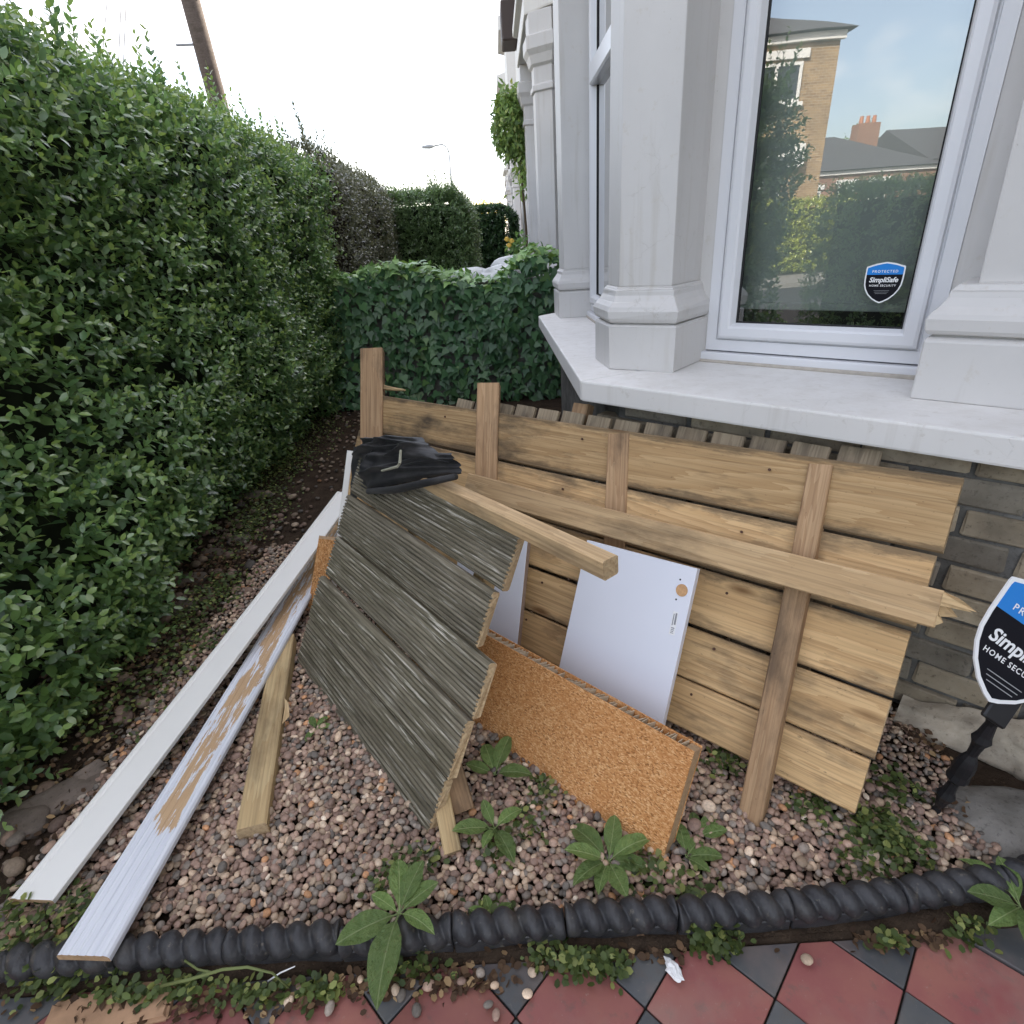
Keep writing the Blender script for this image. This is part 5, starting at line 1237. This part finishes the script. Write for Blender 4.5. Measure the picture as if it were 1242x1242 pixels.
stone(28, 1000, .12, .08, .04, 10, 'grey stone below the large dark slab')

# ---- crumpled paper and dry stems on the path
bm = bmesh.new(); bmesh.ops.create_icosphere(bm, subdivisions=3, radius=1); rr = random.Random(2)
for v in bm.verts:
    k = .7 + .7 * abs(fbm(v.co.x * 3 + 4, v.co.y * 3 + v.co.z * 2)) * 2; v.co = Vector((v.co.x * .013 * k, v.co.y * .022 * k, v.co.z * .008 * k))
me = bpy.data.meshes.new("mesh"); bm.to_mesh(me); bm.free(); me.materials.append(MAT['sign_white'])
tag(obj('paper_scrap', me, None, Matrix.Translation(Vector(at_z(817, 1176, -.010))) @ Matrix.Rotation(.5, 4, 'Z')), 'small crumpled white paper scrap lying on the tiles', 'litter')
def stem(pts, rad, label, mat='stem_green'):
    o = obj('dry_stem', MB().tube(pts, rad, 5).mesh(MAT[mat], True)); return tag(o, label, 'stem')
stem([at_z(x, y, z) for x, y, z in ((195, 1196, .02), (230, 1188, .05), (270, 1176, .07), (300, 1173, .07), (330, 1180, .05), (350, 1198, .0))], [.003, .003, .0028, .0025, .002, .0015], 'long curved pale green stem lying across the edging')
stem([at_z(x, y, z) for x, y, z in ((224, 1165, .04), (240, 1176, .04), (262, 1180, .05))], [.002, .002, .0015], 'short pale green stem crossing the long curved one')
stem([at_z(x, y, z) for x, y, z in ((325, 1190, .0), (340, 1180, .02), (358, 1172, .03))], [.0015, .0015, .001], 'thin straw coloured stem by the long green one', 'label_paper')
V_, T_, C_ = pebbles(np.zeros((1, 3)), .03, 2); 
simple('sandy_mortar', (0.40, 0.25, 0.155), 0.95, 0.1, 30, 0.4, 0.5)
m = MB(); m.box((-.11, -.035, -.004), (.11, .035, .010), .004); 
tag(obj('mortar_lump', jag(m.mesh(MAT['sandy_mortar']), .006, 8), None, Matrix.Translation(Vector(at_z(135, 1226, -.02))) @ Matrix.Rotation(.15, 4, 'Z')), 'crumbling orange mortar lump on the path under the leaves', 'mortar')

# ================================================================== FAR THINGS
def pt(x, y, yy): return at_y(x, y, yy)
pa, pb_ = pt(262, 115, 11.5), pt(231, 0, 11.2); pd = unit(pb_ - pa); p_base = pa + pd * ((-.1 - pa[2]) / pd[2]); p_top = pa + pd * ((7.6 - pa[2]) / pd[2])
pole = empty('telegraph_pole', tuple(p_base), 'leaning wooden telegraph pole rising behind the privet hedge', 'pole')
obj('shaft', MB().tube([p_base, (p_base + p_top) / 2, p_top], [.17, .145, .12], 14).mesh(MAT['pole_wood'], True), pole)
for (zz, sgn) in ((pt(240, 3, 11.3)[2], 1), (pt(226, 55, 11.3)[2], -1)):
    q = pa + pd * ((zz - pa[2]) / pd[2]) + np.array([.12 * sgn, -.05, 0]); obj('step_bracket', MB().tube([q, q + np.array([.26 * sgn, -.03, .0])], .018, 6).mesh(MAT['galvanised']), pole)
for k, (x0_, y0_, x1_) in enumerate(((143, 75, 147), (149, 75, 153), (122, 75, 130))):
    a_ = pt(x0_, y0_ + 20, 9.0); b_ = pt(x1_, 0, 9.6); b_ = a_ + (b_ - a_) * 2.2
    w_ = obj('cable', MB().tube([a_, b_], .007, 4).mesh(MAT['wire'])); tag(w_, ('thin overhead cable rising behind the hedge, middle of three', 'thin overhead cable rising behind the hedge, nearest the pole', 'thin overhead cable rising behind the hedge, farthest from the pole')[k], 'cable', 'cables over the street')
LY = 55.0
l0, l1, l2 = pt(549, 238, LY), pt(545, 186, LY), pt(517, 178, LY)
lamp = empty('street_lamp', (l0[0], LY, -.1), 'grey street lamp with one arm far down the street', 'street lamp')
obj('column', MB().tube([(l0[0] + .1, LY, -.1), (l0[0], LY, l0[2]), l1], [.11, .09, .075], 10).mesh(MAT['galvanised'], True), lamp)
obj('arm', MB().tube([l1, l1 + np.array([-.15, 0, .45]), l1 + np.array([-.5, 0, .66]), l2 + np.array([.5, 0, .02])], .06, 8).mesh(MAT['galvanised'], True), lamp)
obj('lantern', MB().tube([l2 + np.array([.7, 0, .02]), l2 + np.array([.3, 0, .0]), l2 + np.array([-.35, 0, -.02])], [.08, .17, .10], 8).mesh(MAT['galvanised'], True), lamp)
tr = empty('tree', (-1.2, 62, -.1), 'small sunlit yellow green street tree above the far hedge', 'tree')
obj('trunk', MB().tube([(-1.2, 62, -.1), (-1.25, 62, 2.6), (-1.0, 62, 4.2)], [.16, .12, .06], 8).mesh(MAT['twig']), tr)
n = 2600; t = nrm(RNG.normal(size=(n, 3))) * RNG.uniform(.2, 1, (n, 1)) ** .5; cl = RNG.normal(size=(14, 3)) * np.array([1.1, 1.1, .8]); P1 = np.array([-1.2, 62, 4.2]) + cl[RNG.integers(0, 14, n)] + t * .85
V, T, C_ = leaf_batch(P1, RNG.normal(size=(n, 3)), RNG.normal(size=(n, 3)) + np.array([.3, 0, .8]), RNG.uniform(.12, .24, n), greens(n, (.16, .16, .03), (.34, .28, .05)), T5, F5)
o = obj('crown', tri_mesh(V, T, C_, True, MAT['weed_leaf']), tr); o['kind'] = 'stuff'
# pale sacks behind the ivy
def sack(p, s, seed, label):
    bm = bmesh.new(); bmesh.ops.create_icosphere(bm, subdivisions=4, radius=1)
    for v in bm.verts:
        k = 1 + .5 * fbm(v.co.x * 2 + seed, v.co.y * 2 + v.co.z * 2.5); v.co = Vector((v.co.x * s[0] * k, v.co.y * s[1] * k, v.co.z * s[2] * k))
    me = bpy.data.meshes.new("mesh"); bm.to_mesh(me); bm.free(); me.polygons.foreach_set("use_smooth", [True] * len(me.polygons)); me.materials.append(MAT['sack_white']); tag(obj('sack', me, None, Matrix.Translation(Vector(p))), label, 'sack')
for k, (x, y, yy, sx_) in enumerate(((608, 333, 6.0, .22), (572, 336, 6.2, .2), (620, 322, 6.6, .22))):
    c = pt(x, y, yy); sack((c[0], yy, c[2] - .015), (sx_, .2, .11), k * 3 + 1, ('pale plastic sack behind the ivy, the one in front', 'pale plastic sack behind the ivy, nearer the hedge', 'pale plastic sack behind the ivy, the one at the back')[k])
    tag(obj('bin_store', MB().box((c[0] - sx_, yy - .18, -.1), (c[0] + sx_, yy + .18, c[2] - .09)).mesh(MAT['mortar'])), ('grey bin under the front pale sack', 'grey bin under the sack nearer the hedge', 'grey bin under the rearmost pale sack')[k], 'bin')
# pot of flowers
c = pt(628, 300, 6.9); fl = empty('flower_pot', (c[0], 6.9, .55), 'potted plant with red and yellow flowers beyond the ivy', 'flower pot')
rg = [[(c[0] + r_ * math.cos(a), 6.9 + r_ * math.sin(a), z_) for a in np.linspace(0, 2*math.pi, 14, endpoint=False)] for r_, z_ in ((.09, -.1), (.10, .6), (.13, .95), (.135, 1.0))]
m = MB(); m.loft(rg); obj('pot', m.mesh(MAT['terracotta']), fl)
n = 160; P1 = np.array([c[0], 6.9, 1.15]) + nrm(RNG.normal(size=(n, 3))) * RNG.uniform(.05, .18, (n, 1)); V, T, C_ = leaf_batch(P1, RNG.normal(size=(n, 3)) + np.array([0, 0, .6]), RNG.normal(size=(n, 3)) + np.array([0, -.5, .6]), RNG.uniform(.04, .09, n), greens(n, (.04, .08, .03), (.1, .16, .05)), T5, F5)
o = obj('leaves', tri_mesh(V, T, C_, True, MAT['weed_leaf']), fl); o['kind'] = 'stuff'
for k, (dx_, dz_, mt) in enumerate(((.06, 1.12, 'petal_red'), (.02, 1.10, 'petal_red'), (-.10, 1.20, 'petal_yellow'), (-.12, 1.26, 'petal_yellow'), (-.07, 1.24, 'petal_yellow'))):
    m = MB().tube([(c[0] + dx_, 6.74, dz_ - .02), (c[0] + dx_, 6.73, dz_), (c[0] + dx_, 6.72, dz_ + .02)], [.01, .032, .015], 7); obj('flower', m.mesh(MAT[mt]), fl)

# ---- houses across the street (seen in the glass)
def terrace(x, y0, y1, zh, label, mat, hip=True, wins=(), depth=9.0, group='houses across the street', ridge=2.2):
    h_ = empty('house', (x - depth / 2, (y0 + y1) / 2, 0), label, 'house', group)
    obj('wall', MB().box((x - depth, y0, -.16), (x, y1, zh)).mesh(MAT[mat]), h_)
    e = .35; hp = min(depth, y1 - y0) / 2 if hip else 0.0; xm = x - depth / 2
    m = MB(); m.add([(x + e, y0 - e, zh + .003), (x + e, y1 + e, zh + .003), (x - depth - e, y1 + e, zh + .003), (x - depth - e, y0 - e, zh + .003), (xm, y0 - e + hp, zh + ridge), (xm, y1 + e - hp, zh + ridge)], [(0, 1, 5, 4), (2, 3, 4, 5), (3, 0, 4), (1, 2, 5), (3, 2, 1, 0)])
    rf = obj('roof', m.mesh(MAT['roof_slate']), h_)
    m = MB().box((xm - .5, y0 + 1.2, zh + ridge * .5), (xm + .3, y0 + 2.6, zh + ridge + .55)); ch = obj('chimney', m.mesh(MAT[mat]), rf)
    for k in range(3): obj('chimney_pot', MB().tube([(xm - .1, y0 + 1.45 + k * .42, zh + ridge + .55), (xm - .1, y0 + 1.45 + k * .42, zh + ridge + .95)], [.14, .11], 8).mesh(MAT['chimney_pot']), ch)
    obj('gutter', MB().box((x + .003, y0 - .1, zh - .22), (x + .16, y1 + .1, zh - .02)).mesh(MAT['white_trim']), h_)
    for (wy0, wy1, wz0, wz1) in wins:
        m = MB(); M = frame((x, 0, 0), (0, 1, 0), (-1, 0, 0), (0, 0, 1))
        m = ring_frame((x + .004, 0, 0), (0, 1, 0), (0, 0, 1), wy0, wy1, wz0, wz1, [(0, 0), (0, .05), (.09, .05), (.09, -.003)]); w = obj('window', m.mesh(MAT['white_trim']), h_)
        obj('pane', MB().box((x + .002, wy0 + .08, wz0 + .08), (x + .012, wy1 - .08, wz1 - .08)).mesh(MAT['window_dark']), w)
        obj('mullion', MB().box((x + .014, (wy0 + wy1) / 2 - .05, wz0 + .08), (x + .05, (wy0 + wy1) / 2 + .05, wz1 - .08)).mesh(MAT['white_trim']), w)
        obj('lintel', MB().box((x + .003, wy0 - .15, wz1 + .08), (x + .10, wy1 + .15, wz1 + .32)).mesh(MAT['white_trim']), w)
        obj('sill', MB().box((x + .003, wy0 - .1, wz0 - .14), (x + .14, wy1 + .1, wz0 - .01)).mesh(MAT['white_trim']), w)
    return h_
terrace(-20, -9.0, 4.5, 6.75, 'tall yellow brick house across the street, mirrored in the bay window', 'yellow_terrace_brick', True, [(-7.9, -6.2, 4.95, 6.05), (-4.6, -3.0, 4.95, 6.05), (-7.6, -6.3, 1.3, 3.0), (-4.6, -3.0, 1.3, 3.0), (-.5, 1.2, 4.95, 6.05)])
o = obj('fascia_board', MB().box((-19.995, -8.2, 3.05), (-19.7, -6.9, 3.75)).mesh(MAT['white_trim'])); tag(o, 'white fascia box on the brick house, mirrored in the glass', 'fascia')
terrace(-34, -23, -14.5, 3.9, 'low gabled brick house behind, mirrored right of the tall one', 'red_terrace_brick', True, [(-16.4, -15.6, 1.4, 2.9), (-18.4, -17.4, 1.7, 3.1), (-20.3, -19.3, 1.7, 3.1)], group='houses across the street')
terrace(-36, -38, -24, 4.3, 'long low brick terrace farthest along in the mirrored street', 'yellow_terrace_brick', False, [(-27, -26, 1.7, 3.0), (-30, -29, 1.7, 3.0), (-25.6, -24.9, 1.7, 3.0), (-33, -32, 1.7, 3.0)], group='houses across the street')
def far_tree(x, y, h, r, label):
    e = empty('tree', (x, y, -.15), label, 'tree', 'trees across the street'); obj('trunk', MB().tube([(x, y, -.15), (x, y + .1, h * .5), (x, y, h * .8)], [.25, .18, .06], 7).mesh(MAT['twig']), e)
    n = 1400; cl = RNG.normal(size=(12, 3)) * r * .5; P1 = np.array([x, y, h * .78]) + cl[RNG.integers(0, 12, n)] + nrm(RNG.normal(size=(n, 3))) * RNG.uniform(.2, 1, (n, 1)) * r * .45
    V, T, C_ = leaf_batch(P1, RNG.normal(size=(n, 3)), RNG.normal(size=(n, 3)) + np.array([.3, 0, .8]), RNG.uniform(.25, .5, n), greens(n, (.03, .06, .02), (.08, .12, .035)), T5, F5); o = obj('crown', tri_mesh(V, T, C_, True, MAT['weed_leaf']), e); o['kind'] = 'stuff'
far_tree(-52, -27.5, 7.2, 2.2, 'round tree behind the mirrored low houses, the nearer one'); far_tree(-58, -33, 7.8, 2.4, 'round tree behind the mirrored low houses, the farther one')

q = at_y(605, 30, 11.3)
tag(obj('wall_box', bevel(MB().box((.36, 11.0, q[2] - .28), (.60, 11.6, q[2] + .22)).mesh(MAT['dark_cladding']), .02)), 'dark box fixed high on the far house front', 'box')
